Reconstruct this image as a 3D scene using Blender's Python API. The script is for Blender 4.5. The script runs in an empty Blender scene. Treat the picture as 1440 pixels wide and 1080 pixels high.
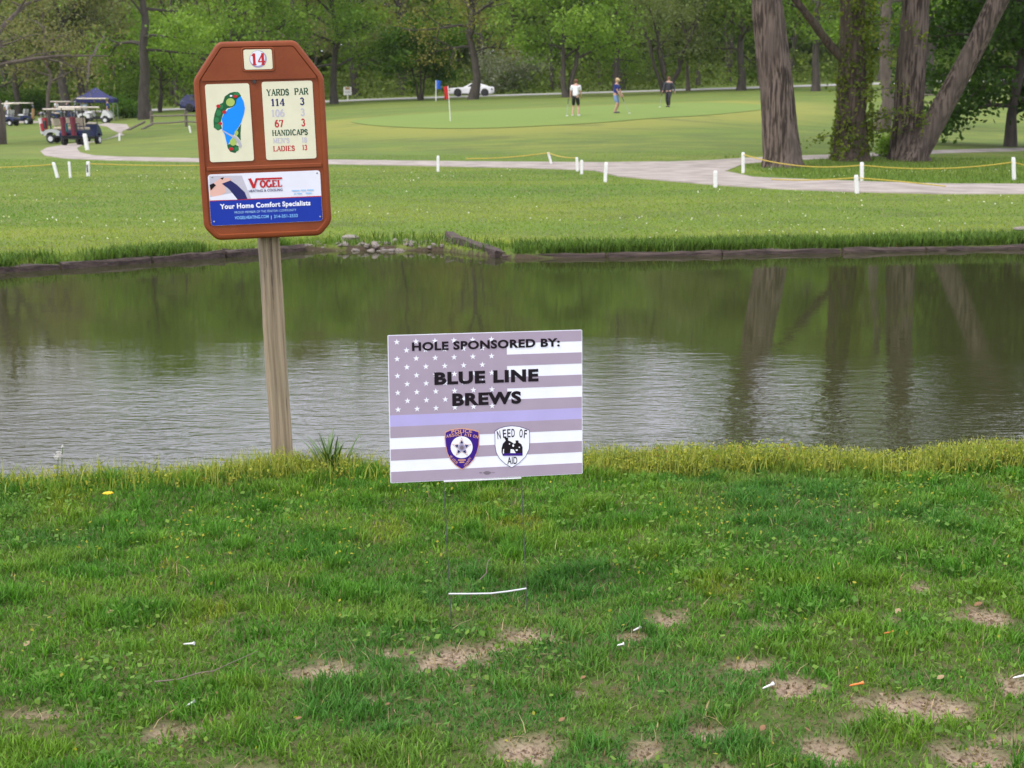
import bpy, bmesh, math, random
import numpy as np
from mathutils import Vector, Matrix, Quaternion

scene = bpy.context.scene
COL = scene.collection
# ------------------------------------------------------------------ camera
FPX = 2000.0                       # focal length in pixels of the 1440 px wide picture
PITCH = math.atan(382 / FPX)       # horizon lies at y = 158
EYE = np.array([0.0, 0.0, 1.55])
cam_d = bpy.data.cameras.new('camera'); cam = bpy.data.objects.new('camera', cam_d); COL.objects.link(cam)
cam.location = EYE; cam.rotation_euler = (math.radians(90) - PITCH, 0, 0)
cam_d.sensor_width = 36; cam_d.lens = 36 * FPX / 1440
cam_d.clip_start = 0.05; cam_d.clip_end = 3000
cam_d.dof.use_dof = True; cam_d.dof.focus_distance = 4.9; cam_d.dof.aperture_fstop = 9.0
scene.camera = cam
# ------------------------------------------------------------------ sky and sun
SUN_TO = Vector((-0.50, -0.42, 0.95)).normalized()
w = bpy.data.worlds.new('World'); scene.world = w; w.use_nodes = True
nt = w.node_tree; nt.nodes.clear()
out = nt.nodes.new('ShaderNodeOutputWorld'); bg = nt.nodes.new('ShaderNodeBackground')
sky = nt.nodes.new('ShaderNodeTexSky'); sky.sky_type = 'NISHITA'; sky.sun_disc = False
sky.sun_elevation = math.asin(SUN_TO.z); sky.sun_rotation = math.atan2(SUN_TO.x, SUN_TO.y)
tc = nt.nodes.new('ShaderNodeTexCoord'); mp = nt.nodes.new('ShaderNodeMapping'); mp.inputs['Scale'].default_value = (1, 1, 2.2)
nz = nt.nodes.new('ShaderNodeTexNoise'); nz.inputs['Scale'].default_value = 2.4; nz.inputs['Detail'].default_value = 5
cr = nt.nodes.new('ShaderNodeValToRGB')
cr.color_ramp.elements[0].position = 0.32; cr.color_ramp.elements[0].color = (9.8, 9.7, 11.6, 1)
cr.color_ramp.elements[1].position = 0.70; cr.color_ramp.elements[1].color = (14.3, 14.1, 15.8, 1)
mx = nt.nodes.new('ShaderNodeMix'); mx.data_type = 'RGBA'; mx.inputs[0].default_value = 0.82
nt.links.new(tc.outputs['Generated'], mp.inputs[0]); nt.links.new(mp.outputs[0], nz.inputs['Vector'])
nt.links.new(nz.outputs['Fac'], cr.inputs[0]); nt.links.new(sky.outputs[0], mx.inputs[6]); nt.links.new(cr.outputs[0], mx.inputs[7])
nt.links.new(mx.outputs[2], bg.inputs[0]); bg.inputs[1].default_value = 0.10
nt.links.new(bg.outputs[0], out.inputs[0])
sun_d = bpy.data.lights.new('sun', 'SUN'); sun = bpy.data.objects.new('sun', sun_d); COL.objects.link(sun)
sun_d.energy = 1.5; sun_d.angle = math.radians(14); sun_d.color = (1.0, 0.95, 0.87)
sun.rotation_euler = SUN_TO.to_track_quat('Z', 'Y').to_euler(); sun.location = (-20, -20, 40)
# ------------------------------------------------------------------ exposure
scene.view_settings.view_transform = 'Standard'; scene.view_settings.look = 'None'
scene.view_settings.exposure = 0.68; scene.view_settings.gamma = 1.0
scene.render.engine = 'CYCLES'; scene.cycles.use_denoising = True
scene.cycles.max_bounces = 8; scene.cycles.diffuse_bounces = 5; scene.cycles.glossy_bounces = 3
scene.cycles.transmission_bounces = 5; scene.cycles.transparent_max_bounces = 6
scene.cycles.caustics_reflective = False; scene.cycles.caustics_refractive = False

# ------------------------------------------------------------------ picking points along the photograph's rays
_F = np.array([0, math.cos(PITCH), -math.sin(PITCH)]); _U = np.array([0, math.sin(PITCH), math.cos(PITCH)])
def ray(px, py): return _F + np.array([1.0, 0, 0]) * (px - 720) / FPX + _U * (540 - py) / FPX
def at(px, py, Y): d = ray(px, py); return EYE + d * (Y / d[1])
def at_z(px, py, z): d = ray(px, py); return EYE + d * ((z - EYE[2]) / d[2])

# ------------------------------------------------------------------ numpy noise
def _hash(ix, iy, seed):
    h = (ix.astype(np.int64) * 374761393 + iy.astype(np.int64) * 668265263 + seed * 1442695041) & 0xffffffff
    h = ((h ^ (h >> 13)) * 1274126177) & 0xffffffff
    return ((h ^ (h >> 16)) & 0xffff) / 65535.0
def vnoise(x, y, seed=0):
    x = np.asarray(x, float); y = np.asarray(y, float)
    ix = np.floor(x); iy = np.floor(y); fx = x - ix; fy = y - iy
    fx = fx * fx * (3 - 2 * fx); fy = fy * fy * (3 - 2 * fy)
    a = _hash(ix, iy, seed); b = _hash(ix + 1, iy, seed); c = _hash(ix, iy + 1, seed); d = _hash(ix + 1, iy + 1, seed)
    return (a * (1 - fx) + b * fx) * (1 - fy) + (c * (1 - fx) + d * fx) * fy
def fbm(x, y, seed=0, oct=4):
    s = 0; a = 0.5; t = 0
    for k in range(oct):
        s = s + a * vnoise(x * 2 ** k, y * 2 ** k, seed + k * 17); t += a; a *= 0.5
    return s / t
def sstep(a, b, x):
    t = np.clip((x - a) / (b - a), 0, 1); return t * t * (3 - 2 * t)

# ------------------------------------------------------------------ mesh helpers
def tag(o, label=None, cat=None, group=None, kind=None):
    if label: o['label'] = label
    if cat: o['category'] = cat
    if group: o['group'] = group
    if kind: o['kind'] = kind
    return o
def link(name, me, m=None, parent=None):
    o = bpy.data.objects.new(name, me); COL.objects.link(o)
    if parent is not None: o.parent = parent
    if m is not None and me is not None:
        me.materials.clear(); me.materials.append(m)
    return o
def empty(name, loc=(0, 0, 0), rz=0.0, label=None, cat=None, group=None):
    o = bpy.data.objects.new(name, None); COL.objects.link(o); o.empty_display_size = 0.1
    o.location = loc; o.rotation_euler = (0, 0, rz); tag(o, label, cat, group); return o
def np_mesh(name, V, F, col=None, smooth=False):
    V = np.ascontiguousarray(V, np.float32); F = np.ascontiguousarray(F, np.int32)
    me = bpy.data.meshes.new(name); n, k = F.shape
    me.vertices.add(len(V)); me.vertices.foreach_set('co', V.ravel())
    me.loops.add(n * k); me.loops.foreach_set('vertex_index', F.ravel())
    me.polygons.add(n); me.polygons.foreach_set('loop_start', np.arange(0, n * k, k, dtype=np.int32))
    if smooth: me.polygons.foreach_set('use_smooth', np.ones(n, bool))
    me.update(calc_edges=True)
    if col is not None:
        at_ = me.color_attributes.new('col', 'FLOAT_COLOR', 'POINT')
        c = np.ones((len(V), 4), np.float32); c[:, :3] = col; at_.data.foreach_set('color', c.ravel())
    return me
class MB:
    def __init__(s): s.v = []; s.f = []
    def add(s, vs, fs):
        n = len(s.v); s.v += [tuple(map(float, p)) for p in vs]; s.f += [tuple(i + n for i in f) for f in fs]; return s
    def box(s, c, size, R=None, bev=0.0):
        x, y, z = [d / 2 for d in size]
        if bev <= 0:
            P = [(-x, -y, -z), (x, -y, -z), (x, y, -z), (-x, y, -z), (-x, -y, z), (x, -y, z), (x, y, z), (-x, y, z)]
            Fc = [(0, 3, 2, 1), (4, 5, 6, 7), (0, 1, 5, 4), (1, 2, 6, 5), (2, 3, 7, 6), (3, 0, 4, 7)]
        else:
            b = min(bev, x * .9, y * .9, z * .9); P = []; Fc = []
            def ring(zz, i):
                return [(-x + i, -y + b, zz), (-x + b, -y + i, zz), (x - b, -y + i, zz), (x - i, -y + b, zz), (x - i, y - b, zz), (x - b, y - i, zz), (-x + b, y - i, zz), (-x + i, y - b, zz)]
            for zz, i in ((-z, b * .8), (-z + b, 0), (z - b, 0), (z, b * .8)): P += ring(zz, i)
            for r in range(3):
                for k in range(8): Fc.append((r * 8 + k, r * 8 + (k + 1) % 8, r * 8 + 8 + (k + 1) % 8, r * 8 + 8 + k))
            Fc.append(tuple(range(7, -1, -1))); Fc.append(tuple(range(24, 32)))
        if R is not None: P = [tuple(R @ Vector(p)) for p in P]
        return s.add([(p[0] + c[0], p[1] + c[1], p[2] + c[2]) for p in P], Fc)
    def tube(s, path, rad, n=8, cap=True):
        path = [Vector(p) for p in path]
        if not hasattr(rad, '__len__'): rad = [rad] * len(path)
        vs = []; fs = []; ref = None
        for i, p in enumerate(path):
            t = (path[min(i + 1, len(path) - 1)] - path[max(i - 1, 0)]).normalized()
            if ref is None: ref = Vector((1, 0, 0)) if abs(t.x) < .8 else Vector((0, 1, 0))
            a = (ref - t * ref.dot(t)).normalized(); b = t.cross(a); ref = a
            for k in range(n):
                q = 2 * math.pi * k / n; vs.append(p + (a * math.cos(q) + b * math.sin(q)) * rad[i])
        for i in range(len(path) - 1):
            for k in range(n):
                fs.append((i * n + k, i * n + (k + 1) % n, (i + 1) * n + (k + 1) % n, (i + 1) * n + k))
        if cap: fs.append(tuple(range(n - 1, -1, -1))); fs.append(tuple(range((len(path) - 1) * n, len(path) * n)))
        return s.add(vs, fs)
    def ell(s, c, r, nu=12, nv=8, R=None):
        vs = []; fs = []
        for j in range(nv + 1):
            ph = math.pi * j / nv
            for i in range(nu):
                q = 2 * math.pi * i / nu
                p = Vector((r[0] * math.sin(ph) * math.cos(q), r[1] * math.sin(ph) * math.sin(q), r[2] * math.cos(ph)))
                if R is not None: p = R @ p
                vs.append((p.x + c[0], p.y + c[1], p.z + c[2]))
        for j in range(nv):
            for i in range(nu): fs.append((j * nu + i, (j + 1) * nu + i, (j + 1) * nu + (i + 1) % nu, j * nu + (i + 1) % nu))
        return s.add(vs, fs)
    def loft(s, rings, closed=True, caps=True):
        n = len(rings[0]); vs = [p for r in rings for p in r]; fs = []
        for i in range(len(rings) - 1):
            for k in range(n if closed else n - 1):
                fs.append((i * n + k, i * n + (k + 1) % n, (i + 1) * n + (k + 1) % n, (i + 1) * n + k))
        if caps and closed: fs.append(tuple(range(n - 1, -1, -1))); fs.append(tuple(range((len(rings) - 1) * n, len(rings) * n)))
        return s.add(vs, fs)
    def prism(s, poly, y0, y1):                 # polygon in x,z pushed along y
        n = len(poly)
        vs = [(p[0], y0, p[1]) for p in poly] + [(p[0], y1, p[1]) for p in poly]
        fs = [tuple(range(n)), tuple(range(2 * n - 1, n - 1, -1))] + [(k, n + k, n + (k + 1) % n, (k + 1) % n) for k in range(n)]
        return s.add(vs, fs)
    def flat(s, poly, y): return s.add([(p[0], y, p[1]) for p in poly], [tuple(range(len(poly)))])
    def build(s, name, m=None, parent=None, smooth=False):
        me = bpy.data.meshes.new(name); me.from_pydata(s.v, [], s.f); me.validate(); me.update()
        bm = bmesh.new(); bm.from_mesh(me); bmesh.ops.recalc_face_normals(bm, faces=bm.faces); bm.to_mesh(me); bm.free()
        if smooth:
            me.polygons.foreach_set('use_smooth', np.ones(len(me.polygons), bool))
            try: me.set_sharp_from_angle(angle=math.radians(40))
            except Exception: pass
        return link(name, me, m, parent)
def children(o): return [c for c in bpy.data.objects if c.parent is o]
def copy_tree(o, parent=None):
    c = o.copy(); COL.objects.link(c); c.parent = parent
    for ch in children(o): copy_tree(ch, c)
    return c

# ------------------------------------------------------------------ materials
def srgb(r, g, b):
    f = lambda c: c / 12.92 if c <= .04045 else ((c + .055) / 1.055) ** 2.4
    return (f(r / 255), f(g / 255), f(b / 255))
def new_mat(name):
    m = bpy.data.materials.new(name); m.use_nodes = True; t = m.node_tree
    return m, t, t.nodes['Principled BSDF']
def mat(name, c, rough=.6, c2=None, scale=8.0, stretch=(1, 1, 1), bump=0.0, bscale=None, metal=0.0, spec=.5, detail=4, lo=.35, hi=.68, bdist=.01):
    m, t, b = new_mat(name)
    b.inputs['Base Color'].default_value = (*c, 1); b.inputs['Roughness'].default_value = rough
    b.inputs['Metallic'].default_value = metal; b.inputs['Specular IOR Level'].default_value = spec
    if c2 is None: c2 = tuple(x * .86 for x in c)
    tc = t.nodes.new('ShaderNodeTexCoord'); mp = t.nodes.new('ShaderNodeMapping'); mp.inputs['Scale'].default_value = stretch
    n = t.nodes.new('ShaderNodeTexNoise'); n.inputs['Scale'].default_value = scale; n.inputs['Detail'].default_value = detail
    r = t.nodes.new('ShaderNodeMapRange'); r.inputs[1].default_value = lo; r.inputs[2].default_value = hi
    x = t.nodes.new('ShaderNodeMix'); x.data_type = 'RGBA'; x.inputs[6].default_value = (*c, 1); x.inputs[7].default_value = (*c2, 1)
    t.links.new(tc.outputs['Object'], mp.inputs[0]); t.links.new(mp.outputs[0], n.inputs['Vector'])
    t.links.new(n.outputs['Fac'], r.inputs[0]); t.links.new(r.outputs[0], x.inputs[0]); t.links.new(x.outputs[2], b.inputs['Base Color'])
    if bump > 0:
        n2 = n
        if bscale:
            n2 = t.nodes.new('ShaderNodeTexNoise'); n2.inputs['Scale'].default_value = bscale; n2.inputs['Detail'].default_value = 5
            t.links.new(mp.outputs[0], n2.inputs['Vector'])
        bu = t.nodes.new('ShaderNodeBump'); bu.inputs['Strength'].default_value = bump; bu.inputs['Distance'].default_value = bdist
        t.links.new(n2.outputs['Fac'], bu.inputs['Height']); t.links.new(bu.outputs[0], b.inputs['Normal'])
    return m
def leaf_mat(name, trans=.35, rough=.55, spec=.08):
    m, t, b = new_mat(name)
    a = t.nodes.new('ShaderNodeAttribute'); a.attribute_name = 'col'
    t.links.new(a.outputs['Color'], b.inputs['Base Color']); b.inputs['Roughness'].default_value = rough
    b.inputs['Specular IOR Level'].default_value = spec
    tr = t.nodes.new('ShaderNodeBsdfTranslucent'); mix = t.nodes.new('ShaderNodeMixShader'); mix.inputs[0].default_value = trans
    g = t.nodes.new('ShaderNodeMix'); g.data_type = 'RGBA'; g.blend_type = 'MULTIPLY'; g.inputs[0].default_value = 1; g.inputs[7].default_value = (1.2, 1.35, .4, 1)
    t.links.new(a.outputs['Color'], g.inputs[6]); t.links.new(g.outputs[2], tr.inputs[0])
    t.links.new(b.outputs[0], mix.inputs[1]); t.links.new(tr.outputs[0], mix.inputs[2])
    t.links.new(mix.outputs[0], t.nodes['Material Output'].inputs[0])
    return m
M = {}
M['leaf'] = leaf_mat('leaf', .38); M['grass'] = leaf_mat('grass_blade', .3, .5, .10)
M['bark'] = mat('bark', (.130, .104, .084), .9, (.065, .050, .040), 5, (1, 1, .25), .8, 14, lo=.3, hi=.7, bdist=.03)
M['bark_dark'] = mat('bark_dark', (.080, .066, .054), .9, (.045, .037, .030), 5, (1, 1, .3), .6, 12, bdist=.03)
M['white_paint'] = mat('white_paint', (.78, .78, .75), .5, (.66, .66, .62), 20)
M['black'] = mat('black_plastic', (.015, .015, .017), .5, (.03, .03, .03), 10)
M['tyre'] = mat('tyre_rubber', (.018, .018, .019), .8, (.03, .03, .03), 14)
M['metal'] = mat('grey_metal', (.42, .43, .44), .35, (.3, .31, .32), 20, metal=.8)
M['glass'] = mat('dark_glass', (.02, .024, .028), .05, (.03, .034, .04), 3, spec=.8)
M['skin'] = mat('skin', (.50, .30, .22), .5, (.42, .23, .17), 12)
# =================================================================== terrain
WATER_Z = -0.45
_far = [(-400, 405), (-100, 390), (0, 384), (120, 376), (240, 367), (340, 360), (425, 353), (520, 352), (625, 353), (665, 359), (720, 364), (850, 362), (1000, 359), (1200, 355), (1440, 350), (1800, 343)]
_fp = np.array([at_z(a, b, WATER_Z)[:2] for a, b in _far])
def bank_far(X): return np.interp(X, _fp[:, 0], _fp[:, 1])
def bank_near(X): return np.interp(X, [-30, -5, -2.2, -1.0, 0, 1.0, 2.2, 5, 30], [4.2, 5.5, 5.85, 6.17, 6.22, 6.20, 6.17, 6.3, 6.8]) + .05 * np.sin(np.asarray(X) * 2.3) + .03 * np.sin(np.asarray(X) * 5.9 + 1)
_cp = []
for a, b in _far[::2]: q = at_z(a, b, WATER_Z); _cp.append((q[0], q[1], -0.385))
for a, b, Y in [(0, 300, 25), (300, 300, 25.5), (700, 300, 26), (1100, 300, 25.5), (1440, 300, 25.3)]:
    q = at(a, b, Y); _cp.append((q[0], q[1], -0.27))
for a, b, Y in [(-60, 252, 37), (100, 249, 38), (350, 245, 39.5), (616, 241, 41), (852, 256, 34.5), (1006, 263, 32), (1205, 271, 30), (1440, 272, 30), (450, 228, 46), (616, 230, 45.5), (800, 231, 45),
                (60, 213, 58), (250, 205, 62), (95, 201, 80), (-40, 203, 80), (140, 176, 118), (20, 178, 118), (205, 168, 116), (250, 185, 85), (400, 200, 62), (400, 165, 100),
                (640, 215, 51), (640, 200, 56), (640, 185, 62), (633, 171, 68), (808, 163, 69), (864, 159, 74), (940, 151, 84), (860, 190, 58), (1000, 205, 52), (1098, 236, 43), (1200, 226, 47), (1290, 226, 47),
                (1420, 206, 57), (1350, 160, 92), (1240, 187, 70), (1060, 160, 78), (1380, 138, 118), (520, 155, 110), (700, 145, 120), (1000, 140, 115),
                (180, 156, 160), (225, 155, 160), (350, 148, 160), (480, 142, 160), (650, 136, 160), (820, 131, 160), (1000, 125.5, 160), (1180, 119.5, 160), (1310, 115.5, 160), (1440, 112, 160),
                (0, 146, 240), (225, 138, 240), (480, 128, 240), (800, 116, 240), (1100, 106, 240), (1440, 98, 240)]:
    _cp.append(tuple(at(a, b, Y)))
_cp += [(-150, 20, -.3), (-150, 60, 0), (-150, 160, 1.2), (-150, 300, 4), (150, 20, -.2), (150, 60, .8), (150, 160, 6), (150, 300, 9), (0, 420, 12), (-60, 40, -.15), (60, 40, .1), (-60, 100, .3), (70, 100, 2.4)]
_cp = np.array(_cp)
def _phi(r2): return np.where(r2 > 1e-9, r2 * np.log(r2 + 1e-12), 0.0)
_sc = 50.0
def _tps_fit():
    P = _cp[:, :2] / _sc; n = len(P)
    K = _phi(((P[:, None] - P[None]) ** 2).sum(-1)) + 2e-3 * np.eye(n)
    A = np.zeros((n + 3, n + 3)); A[:n, :n] = K; A[:n, n] = 1; A[:n, n + 1:] = P; A[n, :n] = 1; A[n + 1:, :n] = P.T
    return np.linalg.solve(A, np.concatenate([_cp[:, 2], np.zeros(3)]))
_wt = _tps_fit()
def tps(X, Y):
    X = np.asarray(X, float) / _sc; Y = np.asarray(Y, float) / _sc; n = len(_cp); s = _wt[n] + _wt[n + 1] * X + _wt[n + 2] * Y
    for k in range(n): s = s + _wt[k] * _phi((X - _cp[k, 0] / _sc) ** 2 + (Y - _cp[k, 1] / _sc) ** 2)
    return np.clip(s, -.42, 22)
# bare patches trodden into the near bank (picture position -> ground)
_soil_px = [(640, 916, 46, 18), (470, 937, 58, 15), (735, 888, 42, 11), (248, 1010, 45, 13), (318, 1000, 26, 14), (745, 1040, 58, 20), (940, 869, 30, 10), (1278, 987, 85, 24), (1108, 966, 48, 14), (1375, 864, 40, 13),
            (1165, 1050, 38, 18), (1375, 1050, 68, 20), (1434, 962, 30, 14), (990, 1024, 30, 15), (905, 1052, 34, 14), (560, 912, 60, 9), (1090, 887, 28, 8), (335, 1072, 55, 10), (1052, 937, 42, 8), (1250, 880, 26, 7),
            (885, 893, 20, 6), (690, 905, 30, 9), (1290, 828, 22, 6), (60, 990, 50, 7), (1200, 1010, 25, 8), (520, 975, 20, 7), (820, 965, 16, 6), (1420, 1030, 40, 12), (1010, 1075, 40, 10), (660, 965, 14, 8)]
_soil = []
for a, b, rx, ry in _soil_px:
    q = at_z(a, b, 0); e = at_z(a + rx, b, 0); f = at_z(a, b - ry, 0)
    _soil.append((q[0], q[1], e[0] - q[0], f[1] - q[1]))
def soil_mask(X, Y):
    s = np.zeros_like(np.asarray(X, float)); wob = (fbm(np.asarray(X) * 7, np.asarray(Y) * 7, 5) - .5) * 1.7 + (fbm(np.asarray(X) * 24, np.asarray(Y) * 24, 9) - .5) * 1.7
    for a, b, rx, ry in _soil:
        d = np.sqrt(((X - a) / rx) ** 2 + ((Y - b) / ry) ** 2) + wob * .75
        s = np.maximum(s, 1 - sstep(.48, 1.18, d))
    return s
def height(X, Y):
    X = np.asarray(X, float); Y = np.asarray(Y, float)
    yb = bank_near(X); yf = bank_far(X)
    near = (fbm(X * 1.3, Y * 1.3, 3) - .5) * .07 + (fbm(X * 6, Y * 6, 4) - .5) * .03 + .012 * X - .02 * np.clip(4.5 - Y, 0, 30)
    far = tps(X, np.maximum(Y, yf))
    k = sstep(0, 1, (Y - yb) / (yf - yb)); base = near * (1 - k) + far * k
    inside = np.minimum(np.minimum(Y - yb, yf - Y + .05), (34 - np.abs(X)) * .3)
    nearside = (Y - yb) < (yf - Y)
    t = np.where(nearside, sstep(-.12, 1.5, inside), sstep(0, .30, inside))
    base = base * (1 - t) + np.minimum(-1.0, base) * t
    return base
def axis(*segs):
    a = []
    for lo, hi, st in segs: a += list(np.arange(lo, hi, st))
    return np.array(a + [segs[-1][1]])
gx = axis((-420, -120, 30), (-120, -40, 8), (-40, -14, 1.6), (-14, -3.4, .22), (-3.4, 3.4, .045), (3.4, 14, .22), (14, 40, 1.6), (40, 120, 8), (120, 420, 30))
gy = axis((-60, -6, 6), (-6, 2.9, .6), (2.9, 7.0, .045), (7.0, 9, .2), (9, 17, 1), (17, 23, .08), (23, 60, .7), (60, 180, 2.5), (180, 620, 20))
GX, GY = np.meshgrid(gx, gy); hz = height(GX, GY); sm = soil_mask(GX, GY) * (GY < 7)
hz = hz - .02 * sm
def Hv(X, Y):
    """terrain height read off the built grid"""
    X = np.asarray(X, float); Y = np.asarray(Y, float)
    i = np.clip(np.searchsorted(gx, X) - 1, 0, len(gx) - 2); j = np.clip(np.searchsorted(gy, Y) - 1, 0, len(gy) - 2)
    fx = np.clip((X - gx[i]) / (gx[i + 1] - gx[i]), 0, 1); fy = np.clip((Y - gy[j]) / (gy[j + 1] - gy[j]), 0, 1)
    return (hz[j, i] * (1 - fx) + hz[j, i + 1] * fx) * (1 - fy) + (hz[j + 1, i] * (1 - fx) + hz[j + 1, i + 1] * fx) * fy
def H(x, y): return float(Hv(x, y))
def ground(px, py, y0=3.0, y1=400.0):
    """first point of the terrain along the picture ray"""
    d = ray(px, py); Ys = np.concatenate([np.linspace(y0, 25, 200), np.linspace(25.2, y1, 1500)]); Ys = Ys[Ys >= y0]
    t = Ys / d[1]; P = EYE[None] + d[None] * t[:, None]; below = P[:, 2] - Hv(P[:, 0], P[:, 1])
    i = np.argmax(below < 0)
    if below[i] >= 0: i = len(Ys) - 1
    lo, hi = Ys[max(i - 1, 0)], Ys[i]
    for _ in range(18):
        m = (lo + hi) / 2; p = EYE + d * (m / d[1])
        if p[2] - H(p[0], p[1]) < 0: hi = m
        else: lo = m
    p = EYE + d * (hi / d[1]); return np.array([p[0], p[1], H(p[0], p[1])])
def gY(px, Y):
    """ground point at depth Y in the direction of picture column px (near the horizon)"""
    z = 0.0
    for _ in range(6):
        fd = Y * math.cos(PITCH) + (EYE[2] - z) * math.sin(PITCH); x = (px - 720) / FPX * fd; z = H(x, Y)
    return np.array([x, Y, z])

V = np.stack([GX, GY, hz], -1).reshape(-1, 3); nx = len(gx); ny = len(gy)
ii = (np.arange(ny - 1)[:, None] * nx + np.arange(nx - 1)[None]).ravel()
Fq = np.stack([ii, ii + 1, ii + nx + 1, ii + nx], 1)
me = np_mesh('ground', V, Fq, None, True)
a_ = me.attributes.new('soil', 'FLOAT', 'POINT'); a_.data.foreach_set('value', sm.ravel().astype(np.float32))
farm = (GY > 12).astype(np.float32); a_ = me.attributes.new('far', 'FLOAT', 'POINT'); a_.data.foreach_set('value', farm.ravel())
bankm = ((np.minimum(GY - bank_near(GX), bank_far(GX) - GY) > -.05) & (np.abs(GX) < 36)).astype(np.float32)
a_ = me.attributes.new('bed', 'FLOAT', 'POINT'); a_.data.foreach_set('value', bankm.ravel())
GREEN = [(478, 172), (500, 178), (560, 182.5), (640, 184), (740, 181), (860, 174), (960, 166), (1060, 158), (1100, 152), (1080, 147), (1000, 144), (900, 147), (800, 151), (700, 155), (600, 160), (520, 166)]
_gp = np.array([ground(a, b, 40)[:2] for a, b in GREEN]); _gc = _gp.mean(0); _ga = np.arctan2(_gp[:, 1] - _gc[1], _gp[:, 0] - _gc[0]); _go = np.argsort(_ga); _gr = np.hypot(*(_gp - _gc).T)
_rho = np.hypot(GX - _gc[0], GY - _gc[1]) / np.interp(np.arctan2(GY - _gc[1], GX - _gc[0]), _ga[_go], _gr[_go], period=6.283185)
_fr = sstep(1.42, 1.04, _rho + .25 * (fbm(GX * .12, GY * .12, 131) - .5)); a_ = me.attributes.new('fringe', 'FLOAT', 'POINT'); a_.data.foreach_set('value', _fr.ravel().astype(np.float32))
def ground_material():
    m, t, b = new_mat('turf_and_soil'); N = t.nodes; L = t.links
    def noise(scale, detail=4, stretch=(1, 1, 1)):
        tc = N.new('ShaderNodeNewGeometry'); mp = N.new('ShaderNodeMapping'); mp.inputs['Scale'].default_value = stretch
        n = N.new('ShaderNodeTexNoise'); n.inputs['Scale'].default_value = scale; n.inputs['Detail'].default_value = detail
        L.new(tc.outputs['Position'], mp.inputs[0]); L.new(mp.outputs[0], n.inputs['Vector']); return n.outputs['Fac']
    def rng_(v, lo, hi):
        r = N.new('ShaderNodeMapRange'); r.inputs[1].default_value = lo; r.inputs[2].default_value = hi; L.new(v, r.inputs[0]); return r.outputs[0]
    def mix(f, a, c):
        x = N.new('ShaderNodeMix'); x.data_type = 'RGBA'
        for k, v in ((0, f), (6, a), (7, c)):
            if isinstance(v, tuple): x.inputs[k].default_value = (*v, 1)
            elif isinstance(v, float): x.inputs[k].default_value = v
            else: L.new(v, x.inputs[k])
        return x.outputs[2]
    def attr(n):
        a = N.new('ShaderNodeAttribute'); a.attribute_name = n; return a.outputs['Fac']
    big = rng_(noise(.16, 4, (.45, 1.1, 1)), .40, .62); mid = rng_(noise(.9, 5, (.5, 1.2, 1)), .38, .66); fine = rng_(noise(9, 5), .3, .7)
    lawn = mix(big, (.135, .205, .036), (.205, .235, .045)); lawn = mix(mid, lawn, (.120, .165, .042)); 
    q = N.new('ShaderNodeMath'); q.operation = 'MULTIPLY'; q.inputs[1].default_value = .45; L.new(fine, q.inputs[0]); lawn = mix(q.outputs[0], lawn, (.085, .12, .028))
    fq = N.new('ShaderNodeMath'); fq.operation = 'MULTIPLY'; fq.inputs[1].default_value = .75; L.new(attr('fringe'), fq.inputs[0]); lawn = mix(fq.outputs[0], lawn, (.235, .240, .052)); dd = N.new('ShaderNodeMath'); dd.operation = 'MULTIPLY'; dd.inputs[1].default_value = .5; L.new(rng_(noise(.55, 6, (.6, 1, 1)), .56, .66), dd.inputs[0]); lawn = mix(dd.outputs[0], lawn, (.095, .115, .040))
    turf = mix(rng_(noise(25, 4), .35, .65), (.065, .11, .020), (.11, .10, .045))
    soil = mix(rng_(noise(14, 6), .35, .68), (.38, .295, .205), (.25, .185, .13)); soil = mix(rng_(noise(70, 4), .50, .66), soil, (.13, .088, .062))
    near = mix(attr('soil'), turf, soil)
    c = mix(attr('far'), near, lawn); c = mix(attr('bed'), c, (.07, .055, .035))
    L.new(c, b.inputs['Base Color']); b.inputs['Roughness'].default_value = .95; b.inputs['Specular IOR Level'].default_value = .15
    bu = N.new('ShaderNodeBump'); bu.inputs['Strength'].default_value = .9; bu.inputs['Distance'].default_value = .03
    L.new(noise(34, 8), bu.inputs['Height']); L.new(bu.outputs[0], b.inputs['Normal'])
    return m
tag(link('ground', me, ground_material()), 'grassy golf course ground with bare soil patches on the near bank', 'ground', kind='structure')

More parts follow.
